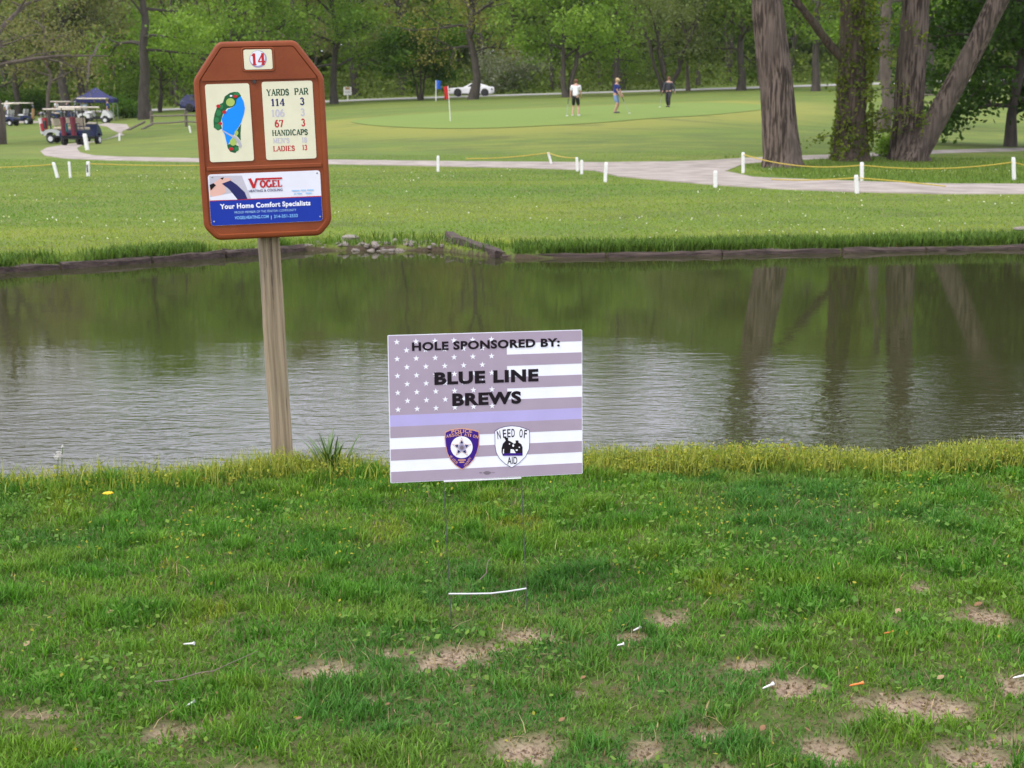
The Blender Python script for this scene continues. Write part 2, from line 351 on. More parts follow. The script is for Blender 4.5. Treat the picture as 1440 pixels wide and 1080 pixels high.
# ------------------------------------------------------------------ pond water
def water_material():
    m, t, b = new_mat('pond_water'); N = t.nodes; L = t.links
    b.inputs['Base Color'].default_value = (.034, .037, .013, 1); b.inputs['Roughness'].default_value = .03; b.inputs['IOR'].default_value = 1.38
    g = N.new('ShaderNodeNewGeometry')
    def noise(scale, detail, stretch, rot=0.0, dist=0.0):
        mp = N.new('ShaderNodeMapping'); mp.inputs['Scale'].default_value = stretch; mp.inputs['Rotation'].default_value = (0, 0, rot)
        n = N.new('ShaderNodeTexNoise'); n.inputs['Scale'].default_value = scale; n.inputs['Detail'].default_value = detail; n.inputs['Distortion'].default_value = dist
        L.new(g.outputs['Position'], mp.inputs[0]); L.new(mp.outputs[0], n.inputs['Vector']); return n.outputs['Fac']
    def math_(op, a, c):
        x = N.new('ShaderNodeMath'); x.operation = op
        for k, v in ((0, a), (1, c)):
            if isinstance(v, float): x.inputs[k].default_value = v
            else: L.new(v, x.inputs[k])
        return x.outputs[0]
    sp = N.new('ShaderNodeSeparateXYZ'); L.new(g.outputs['Position'], sp.inputs[0])
    # breeze ruffles the near two thirds; the lee under the far bank lies nearly still
    calm = N.new('ShaderNodeMapRange'); calm.inputs[1].default_value = 13.4; calm.inputs[2].default_value = 7.6; calm.inputs[3].default_value = .035; calm.inputs[4].default_value = 1.0; calm.interpolation_type = 'SMOOTHSTEP'
    wob = math_('ADD', sp.outputs[1], math_('MULTIPLY', noise(.35, 4, (1, 1, 1)), 7.0)); L.new(math_('SUBTRACT', wob, 3.5), calm.inputs[0])
    pat = N.new('ShaderNodeMapRange'); pat.inputs[1].default_value = .35; pat.inputs[2].default_value = .62; pat.inputs[3].default_value = .55; pat.inputs[4].default_value = 1.0
    L.new(noise(.5, 3, (.6, 1.2, 1)), pat.inputs[0])
    h = math_('ADD', math_('MULTIPLY', noise(8.0, 3, (.55, 1.5, 1), .10, .6), 1.0), math_('MULTIPLY', noise(24.0, 2, (.6, 1.4, 1), -.06, .3), .32))
    h = math_('MULTIPLY', math_('MULTIPLY', h, calm.outputs[0]), pat.outputs[0])
    h = math_('ADD', h, math_('MULTIPLY', noise(1.1, 2, (.5, 1.4, 1)), .12))
    bu = N.new('ShaderNodeBump'); bu.inputs['Strength'].default_value = 1.0; bu.inputs['Distance'].default_value = .0078
    L.new(h, bu.inputs['Height']); L.new(bu.outputs[0], b.inputs['Normal'])
    return m
mb = MB(); mb.add([(-38, 4.2, WATER_Z), (38, 4.2, WATER_Z), (38, 26, WATER_Z), (-38, 26, WATER_Z)], [(0, 1, 2, 3)])
tag(mb.build('pond_water', water_material()), 'green brown pond with wind ripples between two grass banks', 'water', kind='structure')

# ------------------------------------------------------------------ paths, road, green
def ribbon(mb_, ea, eb, lift, na=6):
    A = []; B = []
    def dens(e):
        r = []
        for (x0, y0), (x1, y1) in zip(e[:-1], e[1:]):
            for k in range(na): r.append((x0 + (x1 - x0) * k / na, y0 + (y1 - y0) * k / na))
        return r + [e[-1]]
    A = [ground(a, b, 22) for a, b in dens(ea)]; B = [ground(a, b, 22) for a, b in dens(eb)]
    rings = []
    for p, q in zip(A, B):
        r = []
        for k in range(6):
            s = p + (q - p) * k / 5; r.append((s[0], s[1], H(s[0], s[1]) + lift))
        dd = (q - p) / max(np.linalg.norm(q - p), 1e-6) * .06
        r = [(r[0][0] - dd[0], r[0][1] - dd[1], r[0][2] - .12)] + r + [(r[-1][0] + dd[0], r[-1][1] + dd[1], r[-1][2] - .12)]
        rings.append(r)
    mb_.loft(rings, closed=False, caps=False)
def ring_sheet(name, m, pts, lift, grow, label, cat):
    P = np.array([ground(a, b, 40)[:2] for a, b in pts]); c = P.mean(0); P = c + (P - c) * grow
    n = len(P); Q = []
    for i in range(n):                                       # smooth closed outline
        p0, p1, p2, p3 = P[i - 1], P[i], P[(i + 1) % n], P[(i + 2) % n]
        for k in range(5):
            t = k / 5; Q.append(.5 * ((2 * p1) + (-p0 + p2) * t + (2 * p0 - 5 * p1 + 4 * p2 - p3) * t * t + (-p0 + 3 * p1 - 3 * p2 + p3) * t ** 3))
    rings = []
    for s in np.linspace(.02, 1, 12): rings.append([(*(c + (q - c) * s), H(*(c + (q - c) * s)) + lift) for q in Q])
    mb_ = MB(); mb_.loft(rings, closed=True, caps=False); mb_.f.append(tuple(range(len(Q)))); 
    return tag(mb_.build(name, m, smooth=True), label, cat, kind='structure')
M['path'] = mat('path_concrete', (.36, .315, .27), .9, (.22, .19, .16), 1.3, (1, 1, 1), .3, 30)
M['road'] = mat('road_asphalt', (.40, .385, .37), .9, (.32, .31, .30), .4, (1, 1, 1), .2, 20)
mb = MB()
ribbon(mb, [(175, 190), (135, 199), (95, 203), (66, 208), (57, 213), (63, 219), (90, 223), (150, 225.5), (275, 228), (465, 231), (616, 234), (740, 236.5), (835, 240)],
       [(168, 187), (160, 193), (140, 198), (118, 203), (108, 209), (113, 215), (132, 219), (170, 221), (275, 223), (465, 225), (616, 227), (740, 228), (850, 229)], .02)
ribbon(mb, [(175, 190), (160, 184), (150, 178), (120, 174), (60, 173), (-60, 172)], [(168, 187), (182, 180), (178, 175), (120, 171.5), (60, 170.5), (-60, 169.5)], .017)
ribbon(mb, [(835, 240), (870, 248.5), (930, 254), (1005, 260.5), (1100, 266.5), (1205, 270.5), (1320, 273), (1520, 273)],
       [(850, 229), (930, 228), (995, 230), (1022, 242), (1060, 250), (1150, 254), (1320, 259.5), (1520, 260)], .026)
ribbon(mb, [(930, 236), (1000, 237), (1022, 240), (1045, 231), (1090, 226.5), (1170, 223), (1330, 215.5), (1520, 210)], [(930, 228), (1000, 225.5), (1022, 224), (1045, 222.5), (1090, 220.5), (1170, 217.5), (1330, 211), (1520, 206)], .012)
tag(mb.build('cart_path', M['path'], smooth=True), 'pale pinkish concrete cart path winding across the course', 'path', kind='structure')
mb = MB(); rr = []
for X in np.linspace(-170, 170, 120):
    rr.append([(X, Y, H(X, Y) + .03) for Y in np.linspace(156.5, 163.5, 6)])
mb.loft(rr, closed=False, caps=False)
tag(mb.build('road', M['road'], smooth=True), 'pale asphalt road running along the edge of the woods', 'road', kind='structure')
def turf_mat(name, c, c2):
    return mat(name, c, .95, c2, .5, (.6, 1.4, 1), .3, 25, spec=.15)
ring_sheet('putting_green', turf_mat('green_turf', (.140, .210, .044), (.160, .220, .046)), GREEN, .022, .95, 'smooth mown putting green with the flag', 'turf')
# =================================================================== trees
def quads_at(P, size, rng, up=.5, aspect=.62):
    n = len(P); N = rng.normal(size=(n, 3)); N[:, 2] += up * np.sign(rng.random(n) + .2); N /= np.linalg.norm(N, axis=1)[:, None]
    A = rng.normal(size=(n, 3)); A -= N * (A * N).sum(1)[:, None]; A /= np.linalg.norm(A, axis=1)[:, None]; B = np.cross(N, A)
    s = (size * np.ones(n))[:, None] * (.7 + .6 * rng.random((n, 1)))
    V = np.stack([P - A * s * .5, P + B * s * aspect * .5 - A * s * .05, P + A * s * .5, P - B * s * aspect * .5 - A * s * .05], 1).reshape(-1, 3)
    return V, np.arange(n * 4).reshape(-1, 4)
def leaf_colors(n, c, c2, rng, var=.22):
    t = rng.random((n, 1)) ** 1.2; C = np.array(c)[None] * (1 - t) + np.array(c2)[None] * t
    C = C * (1 + var * (rng.random((n, 1)) * 2 - 1)); return np.repeat(C, 4, 0)
def curve_pts(p, d, L, n, rng, bend, wob):
    pts = [Vector(p)]; d = Vector(d).normalized()
    for i in range(n):
        d = (d + Vector((0, 0, bend)) / n + Vector(rng.normal(size=3)) * wob).normalized(); pts.append(pts[-1] + d * L / n)
    return pts
def grow(rng, Hh, r0, stems=1, lean=.0, lean_az=None, fork=.3, nl=14, spread=4.5, up=.55, nsub=4, droop=.25, twig=True, prof=.6, sides=6):
    trunk = MB(); limbs = MB(); tips = []
    for s in range(stems):
        az = (lean_az if lean_az is not None else rng.random() * 6.28) + s * 6.283 / max(stems, 1); ln = lean * (.6 + .8 * rng.random())
        bx = Vector((math.cos(az), math.sin(az), 0)); hh = Hh * (1 if s == 0 else .75 + .25 * rng.random()); n = 9; path = []; rad = []
        off = Vector((0, 0, 0)) if stems == 1 else bx * r0 * .7
        for i in range(n + 1):
            t = i / n; w = Vector((rng.normal(), rng.normal(), 0)) * (.012 * hh if 0 < i else 0)
            path.append(off + bx * ln * hh * t ** 1.2 + w + Vector((0, 0, hh * .93 * t - .15)))
            rr = r0 * (1 if stems == 1 else .62); rad.append(rr * ((1 - t) ** .8 * .94 + .06) * (1 + .45 * math.exp(-t * hh / .5)))
        trunk.tube(path, rad, 12)
        for k in range(nl):
            t = fork + (1 - fork) * (k + rng.random() * .9) / nl; f = t * n; i = min(int(f), n - 1); p = path[i].lerp(path[i + 1], f - i); r = rad[i] * (1 - (f - i)) + rad[i + 1] * (f - i)
            u = (t - fork) / (1 - fork); L = spread * (.35 + .65 * math.sin(math.pi * min(1, .28 + .72 * u)) ** prof) * (.75 + .5 * rng.random())
            a = k * 2.399 + rng.random() * .9; e = up + .5 * u + .25 * rng.normal()
            pts = curve_pts(p, (math.cos(a) * math.cos(e), math.sin(a) * math.cos(e), math.sin(e)), L, 5, rng, -droop, .09)
            rl = min(r * .7, .022 * L + .02); limbs.tube(pts, [rl * (1 - .8 * q / 5) for q in range(6)], sides)
            tips += [pts[5], pts[4], pts[3].lerp(pts[4], .4)]
            for q in range(nsub):
                j = 1 + rng.random() * 3.6; ji = int(j); sp_ = pts[ji].lerp(pts[ji + 1], j - ji)
                a2 = a + rng.normal() * 1.0; e2 = e + rng.normal() * .5; L2 = L * (.25 + .3 * rng.random())
                sub = curve_pts(sp_, (math.cos(a2) * math.cos(e2), math.sin(a2) * math.cos(e2), math.sin(e2)), L2, 3, rng, -droop * .6, .12)
                if twig: limbs.tube(sub, [rl * .45, rl * .32, rl * .2, rl * .08], 4)
                tips += [sub[3], sub[2]]
    return trunk, limbs, np.array([tuple(t) for t in tips])
def foliage(rng, tips, n, size, clump, c, c2, flat=.6, dens_noise=True, up=.5):
    cw = rng.random(len(tips)) ** 1.5 + .15; cw /= cw.sum()
    idx = rng.choice(len(tips), n, p=cw); g = rng.normal(size=(n, 3)) * clump * np.array([1, 1, flat])
    P = tips[idx] + g; V, F_ = quads_at(P, size, rng, up)
    tb = rng.random(len(tips)); cc = np.array(c)[None] * (1 - tb[idx][:, None]) + np.array(c2)[None] * tb[idx][:, None]
    cc = cc * (1 + .25 * (rng.random((n, 1)) * 2 - 1)); return V, F_, np.repeat(cc, 4, 0)
G1 = ((.130, .235, .036), (.225, .330, .060)); G_DARK = ((.050, .115, .017), (.105, .190, .028)); G_YEL = ((.195, .210, .050), (.260, .235, .072)); G_PALE = ((.155, .200, .075), (.205, .235, .092)); G_BROWN = ((.185, .165, .090), (.205, .210, .082))
def tree(label, px, Y, Hh, r0, colors, n, size, clump, seed, name='tree', bark='bark_dark', group='trees standing on the course', dx=0.0, **kw):
    rng = np.random.default_rng(seed); p = gY(px, Y); p[0] += dx
    root = empty(name, p, 0, label, 'tree', group); tr, lb, tips = grow(rng, Hh, r0, **kw)
    tr.build('trunk', M[bark], root, True); lb.build('branches', M[bark], root, True)
    V, F_, C = foliage(rng, tips, n, size, clump, *colors); link('crown', np_mesh('crown', V, F_, C), M['leaf'], root)
    return root
tree('big broad tree with thick grey trunk beside the blue canopy tent', 205, 116, 19, .46, G1, 17000, .30, .75, 11, fork=.30, nl=20, spread=6.2, up=.35, nsub=5)
tree('brownish thin leaved tree cut off by the left edge of the picture', -6, 80, 17, .42, G_BROWN, 6500, .20, .8, 12, bark='bark', fork=.24, nl=22, spread=6.0, up=.35, nsub=6)
tree('small multi stemmed tree behind the rail fence at the left', 224, 150, 9, .20, G1, 7000, .30, .6, 13, stems=3, lean=.12, fork=.35, nl=7, spread=3.4, up=.6)
tree('leafy green tree rising behind the top of the brown tee sign', 470, 150, 17, .36, G1, 17000, .34, .85, 14, fork=.22, nl=20, spread=6.4, up=.4, nsub=5)
tree('second leafy green tree left of the top of the brown tee sign', 330, 140, 17, .36, G1, 15000, .34, .85, 15, fork=.22, nl=20, spread=6.4, up=.4, nsub=5)
tree('tall yellowish tree whose trunk crosses the white car', 665, 145, 21, .42, G_YEL, 10000, .27, .75, 16, fork=.24, nl=24, spread=6.2, up=.35, nsub=6)
tree('low dark green spreading tree just left of the blue flag', 592, 150, 7.2, .20, G_DARK, 13000, .34, .55, 17, stems=3, lean=.22, lean_az=2.7, fork=.34, nl=8, spread=3.6, up=.3, droop=.35)
tree('dense green tree with forked dark trunk behind the golfer in white', 800, 140, 16, .42, G1, 19000, .34, .85, 18, stems=2, lean=.10, lean_az=.2, fork=.22, nl=12, spread=5.2, up=.35, nsub=5)
tree('fan shaped tree with many dark stems behind the golfer in black', 937, 150, 13, .34, G_PALE, 8000, .28, .7, 19, stems=5, lean=.38, lean_az=3.0, fork=.35, nl=6, spread=3.4, up=.7, nsub=4)
tree('green tree with dark trunk left of the biggest furrowed trunk', 1042, 150, 16, .40, ((.085, .15, .028), (.16, .21, .04)), 15000, .34, .85, 20, fork=.24, nl=18, spread=6.0, up=.35, nsub=5)
tree('green tree seen between the biggest trunk and the ivy trunk', 1147, 141, 15, .36, G1, 13000, .32, .8, 21, fork=.3, nl=16, spread=5.4, up=.4, nsub=5)
tree('tree with brownish trunk seen behind and between the ivy trunk and the forked trunk', 1238, 71, 15, .34, G1, 6000, .22, .7, 22, bark='bark', fork=.45, nl=14, spread=4.5, up=.5)
tree('dark trunked tree behind the forked trunk near the road', 1303, 128, 15, .42, G_DARK, 14000, .32, .85, 23, fork=.24, nl=16, spread=5.4, up=.35, nsub=5)
tree('dark leafy young tree with thin trunk at the right edge', 1421, 57, 13.5, .20, ((.028, .062, .014), (.055, .105, .020)), 32000, .22, .48, 24, fork=.10, nl=36, spread=3.5, up=.15, droop=.3, nsub=6)
tree('thin grey tree behind the golf cart on the path', 68, 112, 13, .17, G_BROWN, 4500, .22, .7, 25, bark='bark', fork=.26, nl=14, spread=3.8, up=.4)
tree('thick trunked tree left of the blue canopy tent', 90, 146, 18, .50, G_PALE, 11000, .30, .85, 26, fork=.3, nl=18, spread=6, up=.35, nsub=5)
tree('dark trunked tree directly behind the blue canopy tent', 115, 150, 17, .38, G_BROWN, 9000, .28, .85, 27, fork=.3, nl=16, spread=5.4, up=.35, nsub=5)
tree('olive green tree behind the golf carts at the left edge', 25, 150, 16, .34, G_PALE, 12000, .3, .9, 28, fork=.18, nl=18, spread=5.6, up=.3, nsub=5)
tree('bright tree standing behind the golfer in blue', 866, 166, 15, .36, G1, 13000, .32, .9, 29, fork=.24, nl=16, spread=5.2, up=.35, nsub=5)
tree('grey trunked tree at the road to the right of the golfer in black', 968, 155, 15, .2, G_PALE, 8000, .3, .9, 30, bark='bark', fork=.4, nl=14, spread=4.4, up=.4)

# the three great trunks at the right
def ridged(path, rad, rng, seg=72, step=.08, depth=.05, flare=.3):
    path = [Vector(p) for p in path]; cum = [0]
    for a, b in zip(path[:-1], path[1:]): cum.append(cum[-1] + (b - a).length)
    n = int(cum[-1] / step); vs = []; sd = int(rng.integers(1000))
    s_ = np.linspace(0, cum[-1], n + 1); C_ = np.stack([np.interp(s_, cum, [p[k] for p in path]) for k in range(3)], 1)
    ker = np.ones(9) / 9                                                  # soften the bends of the axis
    for k in range(3):
        e = np.concatenate([np.repeat(C_[0, k], 4), C_[:, k], np.repeat(C_[-1, k], 4)]); c = np.convolve(e, ker, 'valid'); c[0] = C_[0, k]; c[-1] = C_[-1, k]; C_[:, k] = c
    Rr = np.interp(s_, cum, rad)
    q = (np.arange(seg) / seg * 2 * math.pi) + math.pi / 2              # seam at the back
    for i in range(n + 1):
        t = Vector(C_[min(i + 1, n)] - C_[max(i - 1, 0)]).normalized(); a = Vector((1, 0, 0)); a = (a - t * a.dot(t)).normalized(); b = t.cross(a)
        r0_ = Rr[i] * (1 + flare * math.exp(-s_[i] / .35) * (1 + .5 * np.sin(q * 5 + sd)))
        aa = q * Rr[i] * 9; rid = np.abs(vnoise(.7 * aa + .8 * vnoise(aa * .5, np.full(seg, s_[i] * 2.2), sd + 7), np.full(seg, s_[i] * .9), sd) - .5) * 2; rid2 = vnoise(aa * 2.6, np.full(seg, s_[i] * 5), sd + 3)
        r = r0_ - depth * (1 - np.clip(rid * 1.9, 0, 1)) - depth * .4 * rid2
        for k in range(seg): vs.append(C_[i] + np.array(a * math.cos(q[k]) + b * math.sin(q[k])) * r[k])
    ii_ = (np.arange(n)[:, None] * seg + np.arange(seg)[None]); jj = (np.arange(n)[:, None] * seg + (np.arange(seg)[None] + 1) % seg)
    F_ = np.stack([ii_, jj, jj + seg, ii_ + seg], -1).reshape(-1, 4)
    return np.array(vs), F_
def bark_big(name, c, c2, c3):
    m, t, b = new_mat(name); N = t.nodes; L = t.links
    g = N.new('ShaderNodeTexCoord')
    def noise(scale, st, detail=5):
        mp = N.new('ShaderNodeMapping'); mp.inputs['Scale'].default_value = st; n = N.new('ShaderNodeTexNoise'); n.inputs['Scale'].default_value = scale; n.inputs['Detail'].default_value = detail
        L.new(g.outputs['Object'], mp.inputs[0]); L.new(mp.outputs[0], n.inputs['Vector']); return n.outputs['Fac']
    def mr(v, lo, hi):
        r = N.new('ShaderNodeMapRange'); r.inputs[1].default_value = lo; r.inputs[2].default_value = hi; L.new(v, r.inputs[0]); return r.outputs[0]
    def mix(f, a, c_):
        x = N.new('ShaderNodeMix'); x.data_type = 'RGBA'; L.new(f, x.inputs[0])
        for k, v in ((6, a), (7, c_)):
            if isinstance(v, tuple): x.inputs[k].default_value = (*v, 1)
            else: L.new(v, x.inputs[k])
        return x.outputs[2]
    col = mix(mr(noise(15, (1, 1, .09)), .42, .56), c, c2); col = mix(mr(noise(1.3, (1, 1, .4)), .45, .7), col, c3)
    L.new(col, b.inputs['Base Color']); b.inputs['Roughness'].default_value = .95; b.inputs['Specular IOR Level'].default_value = .1
    bu = N.new('ShaderNodeBump'); bu.inputs['Strength'].default_value = .9; bu.inputs['Distance'].default_value = .07; L.new(noise(15, (1, 1, .09), 6), bu.inputs['Height']); L.new(bu.outputs[0], b.inputs['Normal'])
    return m
M['bark_a'] = bark_big('bark_furrowed', (.160, .125, .102), (.042, .032, .026), (.115, .091, .076)); M['bark_b'] = bark_big('bark_brown', (.105, .080, .062), (.05, .038, .03), (.085, .07, .05))
rngB = np.random.default_rng(77)
def rel(pts, base): return [tuple(np.array(p) - base) for p in pts]
def great(label, pts, rad, mt, seed, crown_n, limbs_extra=(), crown_z=9.5, Hh=11, **kw):
    base = np.array(pts[0]); base[2] = H(base[0], base[1]) ; root = empty('tree', base, 0, label, 'tree', 'great trunks by the path')
    P = rel(pts, base); P[0] = (P[0][0], P[0][1], -.2); V_, F_ = ridged(P, rad, rngB); o = link('trunk', np_mesh('trunk', V_, F_, None, True), M[mt], root)
    for path, rd in limbs_extra:
        V_, F_ = ridged(rel(path, base), rd, rngB, seg=28, flare=.05, depth=.02); link('limb', np_mesh('limb', V_, F_, None, True), M[mt], root)
    rng = np.random.default_rng(seed); tr, lb, tips = grow(rng, Hh, rad[-1] * .9, fork=.05, nl=18, spread=5.5, up=.5, nsub=5)
    top = Vector(P[-1]); lb.v = [tuple(Vector(v) + top) for v in lb.v]; tr.v = [tuple(Vector(v) + top) for v in tr.v]
    tr.build('upper_trunk', M[mt], root, True); lb.build('branches', M['bark'], root, True)
    V_, F_, C = foliage(rng, tips + np.array(top), crown_n, .28, .8, *G1); link('crown', np_mesh('crown', V_, F_, C), M['leaf'], root)
    return root, base
Ya = gY(1098, 43.3)[1]
great('biggest straight trunk with furrowed grey bark inside the path bend', [at(1100, 238, Ya), at(1097, 180, Ya), at(1088, 90, Ya), at(1078, 0, Ya), at(1066, -110, Ya), at(1058, -230, Ya + .5)], [.60, .54, .50, .47, .43, .37], 'bark_a', 41, 9000)
Yb_ = gY(1198, 47)[1]
ivy_root, ivy_base = great('dark trunk overgrown with climbing ivy between two grey trunks', [at(1197, 227, Yb_), at(1197, 180, Yb_), at(1199, 90, Yb_), at(1199, 0, Yb_), at(1203, -110, Yb_), at(1206, -240, Yb_)], [.60, .52, .46, .42, .37, .32], 'bark_b', 42, 9000,
      limbs_extra=[([at(1196, 92, Yb_), at(1172, 70, Yb_ - .2), at(1148, 38, Yb_ - .5), at(1118, 0, Yb_ - .8), at(1080, -60, Yb_ - 1)], [.17, .16, .14, .12, .09])])
rng = np.random.default_rng(43); n = 4200
zt = rng.random(n) ** .9 * 6.5; an = rng.random(n) * 6.283; rad_ = np.interp(zt, [0, 1.5, 3, 7], [.64, .54, .49, .42]) + rng.random(n) * .09; dens = fbm(an * 1.6, zt * 1.1, 8)
keep = dens + .25 * rng.random(n) > .57; P = np.stack([ivy_base[0] + np.cos(an) * rad_, Yb_ + np.sin(an) * rad_, ivy_base[2] + zt], 1)[keep]
# twiggy shoots that hang off the trunk to both sides
tw = MB(); TP = []
for k in range(30):
    z0 = .6 + rng.random() * 5.5; a = rng.random() * 6.283; s = Vector((ivy_base[0] + math.cos(a) * .4, Yb_ + math.sin(a) * .4, ivy_base[2] + z0))
    pts = curve_pts(s, (math.cos(a), math.sin(a), .5), .8 + rng.random() * 1.3, 5, rng, -.9, .12); tw.tube([p - Vector(ivy_base) for p in pts], [.018, .015, .012, .009, .006, .003], 4)
    for p in pts[1:]:
        for q in range(12): TP.append(np.array(p) + rng.normal(size=3) * .13)
tw.build('twigs', M['bark_dark'], ivy_root)
P = np.concatenate([P, np.array(TP)]) - ivy_base; V_, F_ = quads_at(P, .13, rng); link('ivy', np_mesh('ivy', V_, F_, leaf_colors(len(P), (.075, .120, .018), (.165, .190, .030), rng)), M['leaf'], ivy_root)
Yc = gY(1275, 47)[1]
great('forked tree with upright grey trunk and second trunk leaning far right', [at(1277, 228, Yc + .25), at(1276, 170, Yc + .3), at(1281, 90, Yc + .3), at(1289, 0, Yc + .3), at(1301, -110, Yc + .4), at(1318, -250, Yc + .4)], [.62, .50, .48, .45, .42, .36], 'bark_a', 44, 9000,
      limbs_extra=[([at(1276, 240, Yc - .25), at(1292, 212, Yc - .2), at(1330, 142, Yc - .25), at(1368, 72, Yc - .4), at(1404, 0, Yc - .6), at(1450, -95, Yc - 1), at(1490, -190, Yc - 1.3)], [.44, .40, .355, .34, .33, .30, .24])])
# bushes
def shrub(label, px, Y, w_, d_, h_, n, size, cols, seed, dz=0.0, name='shrub', group=None):
    rng = np.random.default_rng(seed); p = gY(px, Y); root = empty(name, p, 0, label, 'shrub', group); st = MB(); tips = []
    for k in range(14):
        a = rng.random() * 6.283; e = .5 + rng.random() * .9; L = h_ * (.6 + .5 * rng.random()); c = math.cos(e)
        pts = curve_pts((rng.normal() * w_ * .12, rng.normal() * d_ * .12, -.05), (math.cos(a) * c * w_ / h_ * .7, math.sin(a) * c * d_ / h_ * .7, math.sin(e)), L, 4, rng, -.1, .1)
        st.tube(pts, [.035, .028, .02, .014, .006], 5); tips += [pts[4], pts[3], pts[2], pts[3].lerp(pts[4], .5)]
    st.build('stems', M['bark_dark'], root); tips = np.array([tuple(t) for t in tips]); V_, F_, C = foliage(rng, tips, n, size, h_ * .17, *cols, flat=.85); V_[:, 2] = np.maximum(V_[:, 2], .02)
    link('foliage', np_mesh('foliage', V_, F_, C), M['leaf'], root); return root
shrub('dark green rounded hedge right of the blue canopy tent', 181, 136, 3.4, 2.2, 1.9, 4200, .22, G_DARK, 51)
shrub('bright green tall bush behind the hedge by the tent', 172, 150, 3.4, 2.4, 4.2, 4200, .28, G1, 52)
shrub('grey green bush with pale blossom behind the white car', 712, 170, 6.0, 3, 4.6, 6500, .28, ((.14, .16, .09), (.30, .32, .24)), 53)
shrub('low bush at the foot of the ivy covered trunk', 1243, 49, 1.1, .8, .75, 1500, .11, G1, 54)
shrub('dark leafy bush under the trees at the far left edge', 30, 152, 5.0, 3, 3.2, 4500, .28, G_DARK, 55)

# woodland behind the road: reads as one mass
rng = np.random.default_rng(99); tr_all = MB(); TV = []; TC = []
pals = [G1, G_PALE, G_DARK, G_YEL, G_BROWN, ((.130, .210, .046), (.205, .285, .068))]
for k in range(84):
    row = k % 4; Y = [169, 182, 200, 224][row] + rng.random() * 10; X = (-.5 + (k // 4 + .15 * row * 1.6 + rng.random() * .8) / 21.5) * (Y * .98)
    Hh = 26 + rng.random() * 10; tr, lb, tips = grow(rng, Hh, .20 + .18 * rng.random(), fork=.12 + .14 * rng.random(), nl=15, spread=5.4, up=.4, nsub=2, twig=row < 2, sides=4)
    z = H(X, Y); off = Vector((X, Y, z))
    for g in (tr, lb): tr_all.add([Vector(v) + off for v in g.v], g.f)
    left = X / Y < -.05; pal = pals[[1, 4, 3, 0, 1][rng.integers(5)] if left else [0, 5, 0, 1, 2, 5][rng.integers(6)]]
    n = 3200 if row < 2 else 3600; V_, F_, C = foliage(rng, tips, n, .42 if row < 2 else .60, 1.2, *pal); TV.append(V_ + np.array(off)); TC.append(C)
# undergrowth
n = 40000; Y = 166 + rng.random(n) * 70; X = (rng.random(n) - .5) * Y * .98; zz = Hv(X, Y); hh = rng.random(n) ** 1.6 * (1.2 + 4.2 * fbm(X * .18, Y * .15, 31)); P = np.stack([X, Y, zz + hh], 1)
keep = fbm(X * .3, Y * .3, 33) > .30; P = P[keep]; V_, F_ = quads_at(P, .5, rng)
dk = fbm(P[:, 0] * .12, P[:, 1] * .12, 35)[:, None]; C = np.array([[.080, .135, .024]]) * (1 - dk) + np.array([[.185, .230, .060]]) * dk; C = C * (.7 + .6 * rng.random((len(P), 1))); TV.append(V_); TC.append(np.repeat(C, 4, 0))
# crowns closing the view far behind
n = 72000; Y = 236 + rng.random(n) * 45; X = (rng.random(n) - .5) * Y * 1.0; zz = Hv(X, Y); P = np.stack([X, Y, zz + rng.random(n) * (30 + 12 * fbm(X * .08, Y * .08, 41))], 1)
V_, F_ = quads_at(P, 2.3, rng, 0); C = np.array([[.16, .22, .065]]) * (.6 + .9 * fbm(P[:, 0] * .1, P[:, 2] * .25, 44)[:, None]); TV.append(V_); TC.append(np.repeat(C, 4, 0))
V_ = np.concatenate(TV); wood = empty('woodland', (0, 0, 0)); tag(wood, 'mixed spring woodland filling the background beyond the road', 'woodland', kind='stuff')
link('leaves', np_mesh('leaves', V_, np.arange(len(V_)).reshape(-1, 4), np.concatenate(TC)), M['leaf'], wood)['kind'] = 'stuff'
tr_all.build('trunks', M['bark_dark'], wood)['kind'] = 'stuff'
# =================================================================== pond edge: timbers and stones
M['timber'] = mat('weathered_timber', (.085, .060, .048), .9, (.035, .025, .020), 6, (.4, 3, 3), .8, 10, bdist=.03)
def bar(name, A, B, w_, h_, m, jit=.012, seed=0, parent=None):
    rng = np.random.default_rng(seed); A = Vector(A); B = Vector(B); d = (B - A); L = d.length; d.normalize(); s = Vector((-d.y, d.x, 0)).normalized(); u = s.cross(d) * -1
    if u.z < 0: u = -u
    n = max(2, int(L / .25)); rings = []
    for i in range(n + 1):
        c = A + d * L * i / n; r = []
        for a, b in ((-.5, -.42), (-.42, -.5), (.42, -.5), (.5, -.42), (.5, .40), (.40, .5), (-.40, .5), (-.5, .40)):
            r.append(c + s * (a * w_ + rng.normal() * jit * .5) + u * (b * h_ + rng.normal() * jit))
        rings.append(r)
    mb_ = MB(); mb_.loft(rings); return mb_.build(name, m, parent)
def wl(px): # waterline point for a picture column
    y = np.interp(px, [a for a, b in _far], [b for a, b in _far]); return at_z(px, y, WATER_Z)
for i, (a, b, dz, lab) in enumerate([(-130, 80, -.005, 'dark timber log at the left end of the far pond edge'), (84, 208, .01, 'dark timber log second from the left along the far pond edge'),
                                     (212, 312, .015, 'timber log under the left part of the tee sign on the far pond edge'), (316, 424, .02, 'timber log behind the tee sign post ending at the stones')]):
    p, q = wl(a), wl(b); p[1] += .03; q[1] += .03; p[2] = -.475 + dz; q[2] = -.475 + dz + .008
    tag(bar('edge_timber', p, q, .17, .19, M['timber'], seed=i, jit=.014), lab, 'timber', 'timbers along the far pond edge')
d0 = wl(629); d0[1] += .75; d0[2] = H(d0[0], d0[1]) + .05; d1 = wl(704); d1[1] += .02; d1[2] = -.44
